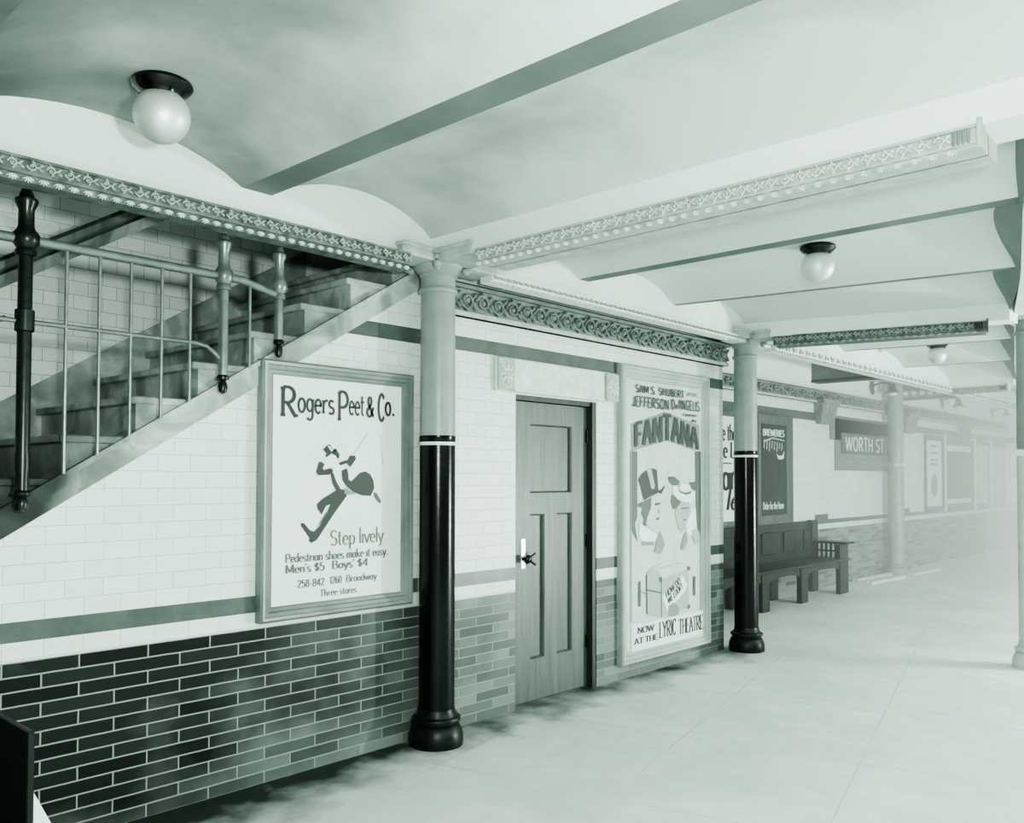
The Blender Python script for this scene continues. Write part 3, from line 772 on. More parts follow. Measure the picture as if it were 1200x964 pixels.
# left fascia over the stair: carved, hangs from the row girder
def bar(mb, o, u, nrm, L, z0, z1, d0, d1):
    """plain bead: box along u between heights z0..z1 from depth d0 to d1 along nrm"""
    o = Vector(o); u = Vector(u).normalized(); nrm = Vector(nrm).normalized(); zz = Vector((0,0,1))
    def quad(p): return [p + nrm*d0 + zz*z0, p + nrm*d1 + zz*z0, p + nrm*d1 + zz*z1, p + nrm*d0 + zz*z1]
    mb.hull8(quad(o), quad(o + u*L))
def moulding(name, o, u, nrm, L, z0, z1, mats, unit=.11, back=.1, shellh=.03):
    mb = MB(); H = z1-z0
    mb.mat(0); bar(mb, o, u, nrm, L, z0+shellh, z1, -back, 0)             # ground
    bar(mb, o, u, nrm, L, z1-.012, z1, 0, .012)                          # top fillet
    bar(mb, o, u, nrm, L, z0+shellh-.002, z0+shellh+.012, 0, .014)       # bead
    bar(mb, o, u, nrm, L, z0, z0+shellh, -back, -.004)
    oo = Vector(o); zz = Vector((0,0,1))
    mb.mat(1)
    relief(mb, oo + zz*(z0+shellh+.012), u, zz, nrm, L, H-shellh-.024, unit)
    mb.mat(2 if len(mats) > 2 else 1)
    shells(mb, oo + zz*(z0-.004) - Vector(nrm).normalized()*.002, u, zz, nrm, L, shellh+.004, .06)
    return struct(mb.build(name, mats, None, 60))
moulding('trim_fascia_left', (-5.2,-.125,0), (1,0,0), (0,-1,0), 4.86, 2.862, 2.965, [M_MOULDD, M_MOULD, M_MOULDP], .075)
# dark soffit behind the fascia
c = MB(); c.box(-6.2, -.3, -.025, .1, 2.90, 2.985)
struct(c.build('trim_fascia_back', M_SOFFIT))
# fascias over the near wall and beyond the second column: flat, lightly carved
moulding('trim_fascia_middle', (.36,-.115,0), (1,0,0), (0,-1,0), 3.3, 2.915, 2.968, [M_PLASTER, M_MOULD, M_PLASTER], .06, .1, .006)
moulding('trim_fascia_far', (4.4,-.115,0), (1,0,0), (0,-1,0), 9.6, 2.90, 2.99, [M_PLASTER, M_MOULD, M_MOULD], .16, .1, .012)
# carved mouldings hanging below the cross girders (on both sides and an end stop)
def girder_trim(name, Lp, Rp, h, s0, s1, mats):
    Lv = Vector((Lp[0], Lp[1], 0)); Rv = Vector((Rp[0], Rp[1], 0)); d = (Rv-Lv).normalized()
    p0 = Lv + d*s0; Ln = s1-s0
    nx = Vector((d.y, -d.x, 0))          # for d=-y gives -x
    mb = MB()
    for sgn in (1, -1):
        nn = nx*sgn; o = p0 + nn*(h-.004)
        mb.mat(0); bar(mb, o, d, nn, Ln, 2.885, 2.97, -h, .0)
        bar(mb, o, d, nn, Ln, 2.958, 2.97, 0, .014); bar(mb, o, d, nn, Ln, 2.896, 2.908, 0, .012)
        if sgn == 1:
            mb.mat(1); relief(mb, o + Vector((0,0,2.906)), d, (0,0,1), nn, Ln-.1, .052, .07, .018)
            shells(mb, o + Vector((0,0,2.868)), d, (0,0,1), nn, Ln-.06, .03, .065, .02)
    # end stop with little upright reeds
    pe = p0 + d*(Ln-.085)
    for i in range(4):
        q = pe + d*(i*.017); mb.mat(2)
        mb.tube([q + nx*(h+.006) + Vector((0,0,2.9)), q + nx*(h+.006) + Vector((0,0,2.958))], .006, 6)
    pe = p0 + d*Ln
    mb.mat(0); mb.hull8([pe + nx*(h+.028) + Vector((0,0,2.872)), pe + nx*(h-.04) + Vector((0,0,2.872)), pe + nx*(h-.04) + Vector((0,0,2.985)), pe + nx*(h+.028) + Vector((0,0,2.985))],
                        [pe + d*.014 + nx*(h+.028) + Vector((0,0,2.872)), pe + d*.014 + nx*(h-.04) + Vector((0,0,2.872)), pe + d*.014 + nx*(h-.04) + Vector((0,0,2.985)), pe + d*.014 + nx*(h+.028) + Vector((0,0,2.985))])
    return struct(mb.build(name, mats, None, 60))
girder_trim('trim_girder_near', (0,0), (0,-3.3), .13, .46, 3.12, [M_MOULD, M_MOULDP, M_FRIEZE])
girder_trim('trim_girder_middle', (3.98,0), (4.55,-2.18), .13, .3, 2.05, [M_MOULDD, M_MOULD, M_INK2])
girder_trim('trim_girder_far', (10.2,0), (10.19,-.93), .1, .1, .85, [M_MOULD, M_MOULD, M_INK3])
# plain impost blocks round the columns
def impost(name, x, z0, arm, y1):
    mb = MB()
    mb.bbox(x-arm, x+arm, -.135, .09, z0, z0+.055, .006); mb.bbox(x-arm-.012, x+arm+.012, -.15, .09, z0+.05, z0+.075, .006)
    mb.bbox(x-.14, x+.14, y1, .0, z0, z0+.055, .006); mb.bbox(x-.155, x+.155, y1-.01, 0, z0+.05, z0+.075, .006)
    return struct(mb.build(name, M_MOULD, None, 40))
impost('trim_impost_near', 0, 2.955, .40, -.44)
impost('trim_impost_far', 4.0, 2.955, .38, -.3)
c = MB(); c.bbox(4.72, 5.3, -2.4, -2.02, 3.03, 3.1, .006)
struct(c.build('trim_impost_track', M_MOULD))

# friezes on the walls (tall scroll relief)
def frieze(name, x0, x1, y, z0, z1, unit):
    mb = MB(); H = z1-z0
    mb.mat(0).box(x0, x1, y-.045, y, z0, z1)
    mb.box(x0, x1, y-.085, y, z1-.028, z1); mb.mat(2).box(x0, x1, y-.088, y, z1-.006, z1+.004)
    mb.mat(3).box(x0, x1, y-.065, y, z0, z0+.03); mb.mat(0).box(x0, x1, y-.052, y, z0+.03, z0+.04)
    mb.mat(1); relief(mb, (x0, y-.045, z0+.04), (1,0,0), (0,0,1), (0,-1,0), x1-x0, H-.075, unit, .024, True)
    return struct(mb.build(name, [M_FRIEZE, M_FRIEZE, M_INK, M_MOULD], None, 60))
frieze('trim_frieze_near', .135, 3.86, WY, 2.715, 2.925, .15)
frieze('trim_frieze_far', 3.858, 20, FY, 2.765, 2.95, .22)

# ------------------------------------------------------------------ far wall
w = MB()
FB = [(0, .88, 1), (.88, .955, 0), (.955, 1.02, 2), (1.02, 2.5, 0), (2.5, 2.62, 2), (2.62, 2.78, 0), (2.78, 3.46, 3)]
for b0, b1, mi in FB: w.mat(mi).box(3.858, 30, FY, FY+.15, b0, b1)
struct(w.build('wall_far', [M_TILE3, M_BRICK, M_STRIPE, M_PLASTER]))
w = MB()
for b0, b1, mi in FB: w.mat(mi).box(19.8, 20.95, FY-.45, FY, b0, b1)
struct(w.build('wall_far_pier', [M_TILE3, M_BRICK, M_STRIPE, M_PLASTER]))
w = MB(); w.box(29.8, 30, -9, FY, 0, 3.5)
struct(w.build('wall_far_end', M_PLASTER))
c = MB()
for x0, x1 in ((8.9, 9.36), (12.3, 13.0)): c.box(x0, x1, FY-.006, FY, 1.02, 1.1)
struct(c.build('trim_band_steps', M_STRIPE))

corb = []
for i, (xc, lab) in enumerate(((9.16, 'grey fluted corbel under the frieze, left of the station name'), (12.82, 'grey fluted corbel under the frieze, right of the station name'), (16.25, 'grey fluted corbel under the frieze above the hazy posters'))):
    if i == 0:
        t0 = thing('wall_corbel', (xc, FY, 2.65), lab, 'corbel', 'corbels under the far frieze')
        mb = MB()
        for k in range(5):
            x = xc-.22+k*.11; mb.tube([(x, FY-.11, 2.76), (x*.93+xc*.07, FY-.10, 2.62), (x*.8+xc*.2, FY-.05, 2.47)], [.056,.052,.035], 8)
        mb.prism([(xc-.28,2.77),(xc+.28,2.77),(xc+.27,2.6),(xc+.2,2.46),(xc-.2,2.46),(xc-.27,2.6)][::-1], FY-.09, FY-.001)
        mb.build('fluted_body', M_FRIEZE, t0, 50)
        mb = MB(); mb.bbox(xc-.3, xc+.3, FY-.17, FY-.001, 2.75, 2.83, .01); mb.build('cap', M_FRIEZE, t0)
    else:
        t1 = copy_tree(t0); t1.location.x = xc; t1['label'] = lab

# station name tablet let into the tiles
t = thing('station_name_tablet', (10.95, FY, 2.2), 'grey tiled station name tablet with stepped outline on the far wall', 'name tablet')
mb = MB(); mb.box(9.63, 12.2, FY-.012, FY-.001, 1.765, 2.58); mb.box(9.45, 12.48, FY-.012, FY-.001, 2.24, 2.575)
mb.build('tile_field', M_TABLET, t)
mb = MB(); mb.box(9.86, 12.0, FY-.02, FY-.011, 2.03, 2.36); mb.build('name_panel', M_SIGN, t)
mb = MB(); put_text(mb, 'WORTH ST', 10.02, 11.68, 2.085, .215, FY-.022, wv=.15, wh=.13, serif=0, track=.06); mb.build('lettering', M_CHALK, t)
mb = MB()
for x in (9.85, 10.1, 10.22, 10.7, 10.85, 11.0, 11.25, 11.5):
    mb = MB(); mb.box(x, x+.07, FY-.016, FY-.011, 1.9, 1.915); mb.build('border_mark', M_INK5, t)

# ------------------------------------------------------------------ posters
def frame_mesh(x0, x1, z0, z1, y, prof):
    """prof: (inset, out) pairs from outer to inner edge"""
    mb = MB(); n = len(prof); vs = []
    for i, o in prof:
        vs += [(x0+i, y-o, z0+i), (x1-i, y-o, z0+i), (x1-i, y-o, z1-i), (x0+i, y-o, z1-i)]
    fs = []
    for l in range(n-1):
        for k in range(4):
            a = l*4+k; b = l*4+(k+1) % 4; fs.append((a, b, b+4, a+4))
    mb.add(vs, fs); return mb
# 1: running man
PX, PZ = -1.162, .867
t = thing('framed_poster', (-.63, WY, .867), 'framed white poster of a striding man in top hat on the wall under the stair', 'poster', 'framed posters along the platform')
frame_mesh(-1.165, -.097, .862, 2.282, WY, [(0,0),(0,.05),(.012,.062),(.026,.058),(.031,.05),(.05,.05),(.056,.036),(.07,.036),(.077,.026),(.08,.02)]).build('frame', M_FRAME1, t, 25)
mb = MB(); mb.box(-1.08, -.15, WY-.022, WY-.001, .93, 2.21); mb.build('sheet', M_PAPER, t)
yt = WY-.0255
mb = MB()
put_text(mb, 'R', PX+.125, PX+.235, PZ+1.11, .165, yt, wv=.14, wh=.1, serif=.09)
put_text(mb, 'ogers', PX+.235, PX+.485, PZ+1.14, .125, yt, wv=.14, wh=.11, serif=.09)
put_text(mb, 'P', PX+.505, PX+.585, PZ+1.105, .17, yt, wv=.14, wh=.1, serif=.09)
put_text(mb, 'eet', PX+.585, PX+.7, PZ+1.145, .125, yt, wv=.14, wh=.11, serif=.09)
put_text(mb, '&', PX+.715, PX+.775, PZ+1.14, .115, yt, wv=.2, wh=.12, serif=0)
put_text(mb, 'C', PX+.8, PX+.855, PZ+1.12, .16, yt, wv=.2, wh=.11, serif=0)
put_text(mb, 'o.', PX+.855, PX+.932, PZ+1.155, .125, yt, wv=.18, wh=.11, serif=0)
mb.build('heading', M_INK2, t)
mb = MB()
put_line('text_line', t, M_INK3, 'Step', PX+.46, PX+.64, PZ+.385, .085, yt, wv=.11, wh=.05, serif=.08)
put_line('text_line', t, M_INK3, 'lively', PX+.665, PX+.85, PZ+.388, .085, yt, wv=.11, wh=.05, serif=.08)

mb = MB()
put_line('text_line', t, M_INK3, 'Pedestrian shoes make it easy.', PX+.166, PX+.886, PZ+.306, .048, yt, wv=.16, wh=.07, serif=.1)
put_line('text_line', t, M_INK3, "Men's $5", PX+.167, PX+.425, PZ+.247, .046, yt, wv=.16, wh=.07, serif=.1)
put_line('text_line', t, M_INK3, "Boys' $4", PX+.475, PX+.734, PZ+.25, .046, yt, wv=.16, wh=.07, serif=.1)

mb = MB()
put_line('text_line', t, M_INK3, '258-842', PX+.244, PX+.425, PZ+.163, .04, yt, wv=.16, wh=.08, serif=.08)
put_line('text_line', t, M_INK3, '1260', PX+.46, PX+.545, PZ+.166, .04, yt, wv=.16, wh=.08, serif=.08)
put_line('text_line', t, M_INK3, 'Broadway', PX+.575, PX+.8, PZ+.167, .04, yt, wv=.14, wh=.07, serif=.08)
put_line('text_line', t, M_INK3, 'Three stores', PX+.393, PX+.654, PZ+.1, .038, yt, wv=.14, wh=.07, serif=.08)

MAN = dict(
leg=[(0.495,0.699),(0.408,0.655),(0.368,0.625),(0.373,0.599),(0.4,0.564),(0.431,0.613),(0.459,0.622),(0.452,0.605),(0.432,0.567),(0.387,0.501),(0.349,0.469),(0.321,0.481),(0.281,0.522),(0.264,0.52),(0.264,0.506),(0.321,0.436),(0.317,0.418),(0.335,0.406),(0.37,0.423),(0.446,0.517),(0.482,0.562),(0.538,0.626),(0.575,0.669),(0.563,0.705),(0.532,0.707)],
tails=[(0.536,0.815),(0.573,0.83),(0.583,0.803),(0.588,0.761),(0.608,0.754),(0.641,0.78),(0.67,0.804),(0.709,0.812),(0.744,0.796),(0.769,0.76),(0.777,0.713),(0.75,0.665),(0.681,0.67),(0.623,0.69),(0.574,0.722),(0.541,0.761)],
hat=[(0.406,0.935),(0.433,0.958),(0.451,0.967),(0.474,0.938),(0.497,0.943),(0.501,0.933),(0.429,0.891),(0.422,0.903),(0.433,0.911)],
hair=[(0.479,0.929),(0.497,0.937),(0.521,0.911),(0.518,0.888),(0.507,0.884),(0.493,0.903),(0.472,0.91)],
arm=[(0.379,0.863),(0.397,0.865),(0.417,0.85),(0.405,0.829),(0.411,0.818),(0.461,0.829),(0.48,0.814),(0.453,0.791),(0.376,0.787),(0.36,0.806)],
coat=[(0.462,0.81),(0.48,0.799),(0.499,0.753),(0.532,0.707),(0.501,0.696),(0.476,0.738),(0.46,0.791)],
arm2=[(0.517,0.861),(0.554,0.873),(0.578,0.877),(0.597,0.905),(0.63,0.905),(0.64,0.886),(0.597,0.835),(0.573,0.858),(0.526,0.845)],
cane=[(0.624,0.915),(0.628,0.914),(0.729,1.041),(0.725,1.042)],
cane2=[(0.818,1.034),(0.821,1.034),(0.844,0.849),(0.84,0.849)])
mb = MB()
for k, p in MAN.items():
    mb.mat(1 if k.startswith('cane') else 0); put_poly(mb, p, PX, PZ, yt-.0004*(1 + (k != 'leg')))
mb.mat(1); put_poly(mb, [(0.56,0.718),(0.642,0.678),(0.575,0.674),(0.556,0.683)], PX, PZ, yt-.0012)
mb.mat(2); put_poly(mb, [(0.77,0.689),(0.795,0.68),(0.826,0.64),(0.828,0.616),(0.801,0.632),(0.776,0.661)], PX, PZ, yt-.0012)
put_poly(mb, [(0.36,0.49),(0.398,0.52),(0.44,0.575),(0.43,0.575),(0.385,0.515)], PX, PZ, yt-.0012)
mb.mat(3)
put_poly(mb, [(0.438,0.954),(0.447,0.959),(0.475,0.932),(0.464,0.924)], PX, PZ, yt-.0012)
put_poly(mb, [(0.469,0.818),(0.531,0.815),(0.538,0.764),(0.57,0.718),(0.527,0.705),(0.499,0.753)], PX, PZ, yt-.0003)
put_poly(mb, [(0.429,0.888),(0.451,0.904),(0.488,0.906),(0.509,0.88),(0.5,0.845),(0.48,0.831),(0.452,0.837),(0.414,0.827),(0.414,0.848)], PX, PZ, yt-.0003)
mb.build('figure', [M_INK2, M_INK4, M_INK3, M_WHITE], t)

# 2: theatre poster
PX, PZ = 2.12, .125
t = thing('framed_poster', (2.81, WY, .125), 'tall framed theatre poster of a top-hatted man and a woman, right of the door', 'poster', 'framed posters along the platform')
frame_mesh(2.125, 3.522, .118, 2.578, WY, [(0,0),(0,.05),(.012,.062),(.03,.058),(.036,.046),(.066,.046),(.072,.034),(.092,.03),(.1,.02)]).build('frame', M_FRAME2, t, 25)
mb = MB(); mb.box(2.21, 3.44, WY-.022, WY-.001, .19, 2.5); mb.build('sheet', M_PAPER2, t)
yt = WY-.0255
FAN = dict(
arch=(1,[(0.172,1.964),(0.689,2.096),(1.252,2.006),(1.267,1.803),(1.173,1.768),(0.716,1.842),(0.269,1.761),(0.179,1.729)]),
pillarL=(0,[(0.171,1.738),(0.261,1.74),(0.259,1.192),(0.222,1.136),(0.264,0.981),(0.189,1.061),(0.169,1.119)]),
pillarR=(0,[(1.181,1.762),(1.279,1.764),(1.272,0.917),(1.192,1.026),(1.194,1.246)]),
hair1=(0,[(0.324,1.316),(0.471,1.352),(0.471,1.274),(0.427,1.226),(0.444,1.167),(0.383,1.111),(0.332,1.113),(0.358,1.17),(0.315,1.219),(0.332,1.267),(0.265,1.278),(0.265,1.298)]),
face1=(3,[(0.471,1.357),(0.569,1.38),(0.622,1.34),(0.649,1.26),(0.64,1.18),(0.585,1.103),(0.514,1.056),(0.444,1.099),(0.39,1.131),(0.409,1.188),(0.462,1.264)]),
hat=(4,[(0.274,1.504),(0.316,1.548),(0.394,1.582),(0.481,1.602),(0.555,1.588),(0.566,1.499),(0.578,1.41),(0.623,1.419),(0.668,1.454),(0.677,1.439),(0.622,1.38),(0.569,1.39),(0.462,1.362),(0.358,1.33),(0.338,1.364),(0.308,1.441)]),
sheen=(2,[(0.397,1.587),(0.472,1.597),(0.489,1.539),(0.524,1.45),(0.507,1.42),(0.463,1.431),(0.437,1.509)]),
eye1=(0,[(0.515,1.302),(0.604,1.308),(0.608,1.29),(0.554,1.28),(0.515,1.283)]),
mouth1=(0,[(0.532,1.174),(0.594,1.182),(0.585,1.157),(0.541,1.154)]),
nose1=(1,[(0.575,1.27),(0.6,1.22),(0.59,1.205),(0.565,1.215)]),
collar1=(5,[(0.29,1.153),(0.357,1.112),(0.514,1.047),(0.567,1.024),(0.52,.98),(0.34,0.977),(0.281,1.019)]),
lapel1=(1,[(0.567,1.024),(0.603,1.062),(0.675,0.939),(0.62,0.87),(0.566,0.867),(0.504,0.89),(0.549,0.986)]),
bow1=(1,[(0.323,0.988),(0.409,0.978),(0.505,0.973),(0.499,0.939),(0.408,0.95),(0.323,0.949)]),
feather=(0,[(0.733,1.529),(0.826,1.531),(0.92,1.489),(0.901,1.453),(0.807,1.453),(0.742,1.484)]),
feather2=(0,[(1.076,1.478),(1.236,1.483),(1.225,1.404),(1.155,1.404),(1.105,1.436)]),
hair2=(0,[(0.788,1.378),(0.881,1.33),(0.938,1.304),(0.843,1.245),(0.806,1.246),(0.778,1.307)]),
face2=(2,[(0.938,1.304),(1.084,1.299),(1.098,1.207),(1.054,1.126),(0.995,1.066),(0.937,1.038),(0.88,1.091),(0.852,1.173),(0.843,1.235)]),
brim=(5,[(0.797,1.438),(0.863,1.448),(0.901,1.407),(0.997,1.375),(1.095,1.376),(1.145,1.404),(1.178,1.383),(1.164,1.331),(1.094,1.301),(0.996,1.303),(0.881,1.33),(0.806,1.387)]),
crown=(5,[(0.911,1.448),(0.959,1.468),(1.036,1.47),(1.095,1.447),(1.099,1.405),(0.997,1.39),(0.916,1.412)]),
ribbon=(0,[(0.891,1.417),(0.939,1.396),(1.016,1.385),(1.105,1.397),(1.105,1.376),(1.016,1.366),(0.91,1.391)]),
eyes2=(0,[(0.94,1.252),(1.064,1.255),(1.064,1.243),(0.94,1.238)]),
mouth2=(0,[(0.97,1.15),(1.03,1.152),(1.02,1.138),(0.98,1.136)]),
dress2=(5,[(1.114,1.228),(1.184,1.247),(1.202,1.068),(1.12,1.0),(1.033,1.023),(1.014,1.086)]),
dress3=(2,[(1.202,1.068),(1.253,1.013),(1.272,0.928),(1.171,0.912),(1.112,1.04)]),
coat2=(1,[(0.995,1.025),(1.034,1.033),(1.043,0.95),(0.974,0.872),(0.926,0.885),(0.956,0.955)]),
tend=(2,[(0.384,0.698),(0.434,0.736),(0.524,0.744),(0.588,0.703),(0.614,0.643),(0.613,0.319),(0.395,0.372)]),
tlid=(3,[(0.447,0.743),(0.668,0.791),(0.885,0.791),(0.996,0.761),(1.053,0.704),(0.628,0.642),(0.588,0.703),(0.524,0.744)]),
tbody=(2,[(0.614,0.643),(1.053,0.704),(1.065,0.364),(0.613,0.319)]),
tslat=(2,[(0.56,.745),(0.9,.775),(1.0,.745),(1.0,.735),(0.9,.762),(0.575,.73)]),
ttag=(5,[(0.627,0.505),(0.954,0.652),(1.038,0.562),(0.995,0.506),(0.706,0.359)]),
tbag=(1,[(0.719,0.401),(0.8,0.429),(0.896,0.382),(0.896,0.323),(0.813,0.303),(0.719,0.321)]),
tb1=(0,[(0.272,0.658),(0.304,0.655),(0.303,0.446),(0.271,0.449)]),
tb2=(0,[(1.139,0.629),(1.177,0.626),(1.175,0.451),(1.138,0.455)]),
tb3=(1,[(0.304,0.578),(0.396,0.542),(0.396,0.528),(0.304,0.564)]),
ts=(0,[(0.384,0.583),(0.614,0.535),(0.614,0.521),(0.384,0.569)]),
te=(0,[(0.606,0.643),(0.62,0.643),(0.62,0.319),(0.606,0.319)]),
te2=(0,[(0.384,0.698),(0.396,0.698),(0.404,0.372),(0.392,0.372)]),
tc1=(0,[(0.575,0.668),(0.628,0.664),(0.627,0.62),(0.575,0.625)]),
tc2=(0,[(1.025,0.729),(1.087,0.717),(1.081,0.687),(1.03,0.691)]),
tc3=(0,[(1.04,0.38),(1.08,0.38),(1.08,0.345),(1.04,0.345)]),
rule=(1,[(0.16,.33),(0.16,1.75),(0.172,1.75),(0.172,.33)]),
rule2=(1,[(1.268,.29),(1.268,1.75),(1.28,1.75),(1.28,.29)]),
rule3=(1,[(0.165,2.345),(1.26,2.345),(1.26,2.337),(0.165,2.337)]),
)
mb = MB()
for i, (k, (m_, p)) in enumerate(FAN.items()):
    mb.mat(m_); put_poly(mb, p, PX, PZ, yt-.00012*i)
mb.build('picture', [M_INK3, M_INK4, M_INK5, M_PAPER2, M_INK2, M_PAPER], t)
yl = yt-.0065
mb = MB(); mb.box(PX+.165, PX+1.3, yl+.001, WY-.022, PZ+.085, PZ+.305); mb.build('foot_strip', M_PAPER, t)
mb = MB()
put_line('text_line', t, M_INK2, 'SAM S. SHUBERT', PX+.232, PX+.994, PZ+2.235, .062, yl, wv=.2, wh=.13, serif=0, track=.04)
put_line('text_line', t, M_INK2, 'OFFERS', PX+1.03, PX+1.217, PZ+2.258, .032, yl, wv=.14, wh=.1, serif=0)
put_line('text_line', t, M_INK2, 'JEFFERSON', PX+.18, PX+.74, PZ+2.115, .085, yl, wv=.18, wh=.12, serif=0, slant=.06, track=.03)
put_line('text_line', t, M_INK2, 'D', PX+.775, PX+.84, PZ+2.125, .085, yl, wv=.18, wh=.12, serif=0)
put_line('text_line', t, M_INK2, 'e', PX+.845, PX+.885, PZ+2.13, .06, yl, wv=.2, wh=.14, serif=0)
put_line('text_line', t, M_INK2, 'ANGELIS', PX+.89, PX+1.254, PZ+2.13, .085, yl, wv=.18, wh=.12, serif=0, track=.03)
put_line('text_line', t, M_INK2, 'COMPANY', PX+.963, PX+1.216, PZ+2.072, .024, yl, wv=.18, wh=.12, serif=0)
put_line('text_line', t, M_INK2, 'IN', PX+1.12, PX+1.197, PZ+2.026, .024, yl, wv=.18, wh=.12, serif=0)

mb = MB()
def roof(u, b):
    x = PX+.215+u*1.02
    k = 1-abs(2*u-1)
    top = 1.965+.11*k; bot = 1.775+.075*k
    return x, PZ+bot+(top-bot)*b
put_text(mb, 'FANTANA', 0, 1, 0, 1, yl, warp=roof, wv=.24, wh=.15, serif=.05, track=.05)
mb.build('title', M_INK2, t)
mb = MB()
put_line('text_line', t, M_INK2, 'NOW', PX+.25, PX+.495, PZ+.225, .05, yl, wv=.2, wh=.11, serif=.14)
put_line('text_line', t, M_INK2, 'AT THE', PX+.204, PX+.55, PZ+.14, .048, yl, wv=.2, wh=.11, serif=.14)
put_line('text_line', t, M_INK2, 'LYRIC', PX+.573, PX+.845, PZ+.146, .135, yl, wv=.2, wh=.06, serif=.13)
put_line('text_line', t, M_INK2, 'THEATRE', PX+.885, PX+1.297, PZ+.136, .13, yl, wv=.2, wh=.06, serif=.13)
def tagw(line):
    def f_(u, b):
        o = (.69+line*.035, .475-line*.055) ; d = (.235, .115); v = (-.02, .05)
        return PX+o[0]+d[0]*u+v[0]*b, PZ+o[1]+d[1]*u+v[1]*b
    return f_
put_line('text_line', t, M_INK2, 'HOW DO', 0, 1, 0, 1, yl, warp=tagw(0), wv=.2, wh=.12, serif=0)
put_line('text_line', t, M_INK2, 'WE LOOK?', 0, 1, 0, 1, yl, warp=tagw(1), wv=.2, wh=.12, serif=0)


# 3: white poster behind the second column, only its right edge shows
t = thing('wall_poster', (5.9, FY, 1.13), 'white poster with big black lettering on the far wall, partly hidden behind the column', 'poster', 'framed posters along the platform')
frame_mesh(4.6, 6.98, 1.02, 2.5, FY, [(0,0),(0,.03),(.03,.035),(.07,.02),(.075,.012)]).build('frame', M_FRAME3, t, 25)
mb = MB(); mb.box(4.66, 6.92, FY-.014, FY-.001, 1.09, 2.43); mb.build('sheet', M_PAPER, t)
mb = MB(); yt = FY-.017
put_line('text_line', t, M_INK, 'e the', 6.13, 6.475, 2.12, .2, yt, wv=.2, wh=.08, serif=.08)
put_line('text_line', t, M_INK, 'e Li', 6.15, 6.50, 1.9, .2, yt, wv=.2, wh=.08, serif=.08)
mb.box(6.1, 6.36, FY-.0175, FY-.014, 1.82, 1.835); mb.build('rule', M_INK, t)
put_line('text_line', t, M_INK, 'an', 6.13, 6.53, 1.5, .34, yt, wv=.2, wh=.09, serif=.1)
put_line('text_line', t, M_INK, 'le', 6.2, 6.54, 1.24, .26, yt, wv=.14, wh=.1, serif=0, slant=.16)
# 4: black poster
t = thing('framed_poster', (7.58, FY, 1.02), 'framed black poster with white lettering above the bench', 'poster', 'framed posters along the platform')
frame_mesh(7.02, 8.07, 1.0, 2.515, FY, [(0,0),(0,.05),(.015,.055),(.05,.05),(.07,.04),(.13,.025),(.14,.014)]).build('frame', M_FRAME3, t, 25)
mb = MB(); mb.box(7.12, 7.97, FY-.016, FY-.001, 1.1, 2.42); mb.build('sheet', M_BLACKPAPER, t)
yt = FY-.019
mb = MB()
put_line('text_line', t, M_CHALK, 'BREWERIES', 7.22, 7.86, 2.22, .085, yt, wv=.24, wh=.16, serif=.04)
for i in range(8):
    a = 7.24+i*.075
    put_poly(mb, [(a, 2.05-.02*(i % 3)), (a+.02, 2.05-.02*(i % 3)), (a+.035, 2.17-.006*i), (a+.018, 2.17-.006*i)], 0, 0, yt)
put_poly(mb, [(7.21,2.13),(7.3,2.16),(7.5,2.2),(7.86,2.17),(7.86,2.16),(7.5,2.185),(7.3,2.14)], 0, 0, yt)
put_poly(mb, [(7.62,1.99),(7.68,1.95),(7.8,1.96),(7.86,2.03),(7.84,1.92),(7.76,1.9),(7.66,1.91)], 0, 0, yt)
put_line('text_line', t, M_CHALK, 'Order for the Home', 7.21, 7.83, 1.22, .095, yt, wv=.2, wh=.13, serif=.05)
mb.build('scrollwork', M_CHALK, t)
# 5-8: hazy posters far along
HP = [(13.84,14.95,'hazy white poster with an oval device, leftmost of the far four',0),(15.04,17.0,'wide hazy grey poster with pale strips on the far wall',1),(17.18,18.28,'hazy pale lettered poster right of the wide grey one',2),(18.42,19.6,'hazy grey poster at the far end by the pier',3)]
for x0, x1, lab, k in HP:
    t = thing('framed_poster', ((x0+x1)/2, FY, 1.0), lab, 'poster', 'framed posters along the platform')
    frame_mesh(x0, x1, 1.0, 2.48, FY, [(0,0),(0,.035),(.03,.04),(.06,.035),(.09,.02),(.1,.01)]).build('frame', M_FRAME3, t, 25)
    mb = MB(); mb.box(x0+.08, x1-.08, FY-.013, FY-.001, 1.1, 2.38); mb.build('sheet', [M_PAPER, M_INK3, M_PAPER2, M_INK4][k], t)
    mb = MB(); yt = FY-.016; xm = (x0+x1)/2; W = (x1-x0)/2-.1
    if k == 0:
        for z in (2.25, 2.12, 1.98, 1.9): mb.box(xm-W*.5, xm+W*.5, yt, FY-.013, z, z+.04)
        put_poly(mb, [(xm+.2*math.cos(a*PI/8), 1.5+.22*math.sin(a*PI/8)) for a in range(16)], 0, 0, yt)
        mb.build('print', M_INK4, t)
    elif k == 1:
        mb.box(xm-W*.92, xm+W*.92, yt, FY-.013, 2.2, 2.32); mb.box(xm-W*.92, xm+W*.92, yt, FY-.013, 1.13, 1.22)
        mb.build('print', M_PAPER, t)
    else:
        for i in range(6): mb.box(xm-W*.7, xm+W*.7, yt, FY-.013, 1.3+i*.17, 1.36+i*.17)
        mb.build('print', M_INK5, t)
c = MB()
for x in (14.95, 17.02, 18.3): c.box(x+.01, x+.11, FY-.05, FY, .98, 2.52)
struct(c.build('trim_poster_strips', M_WHITE))

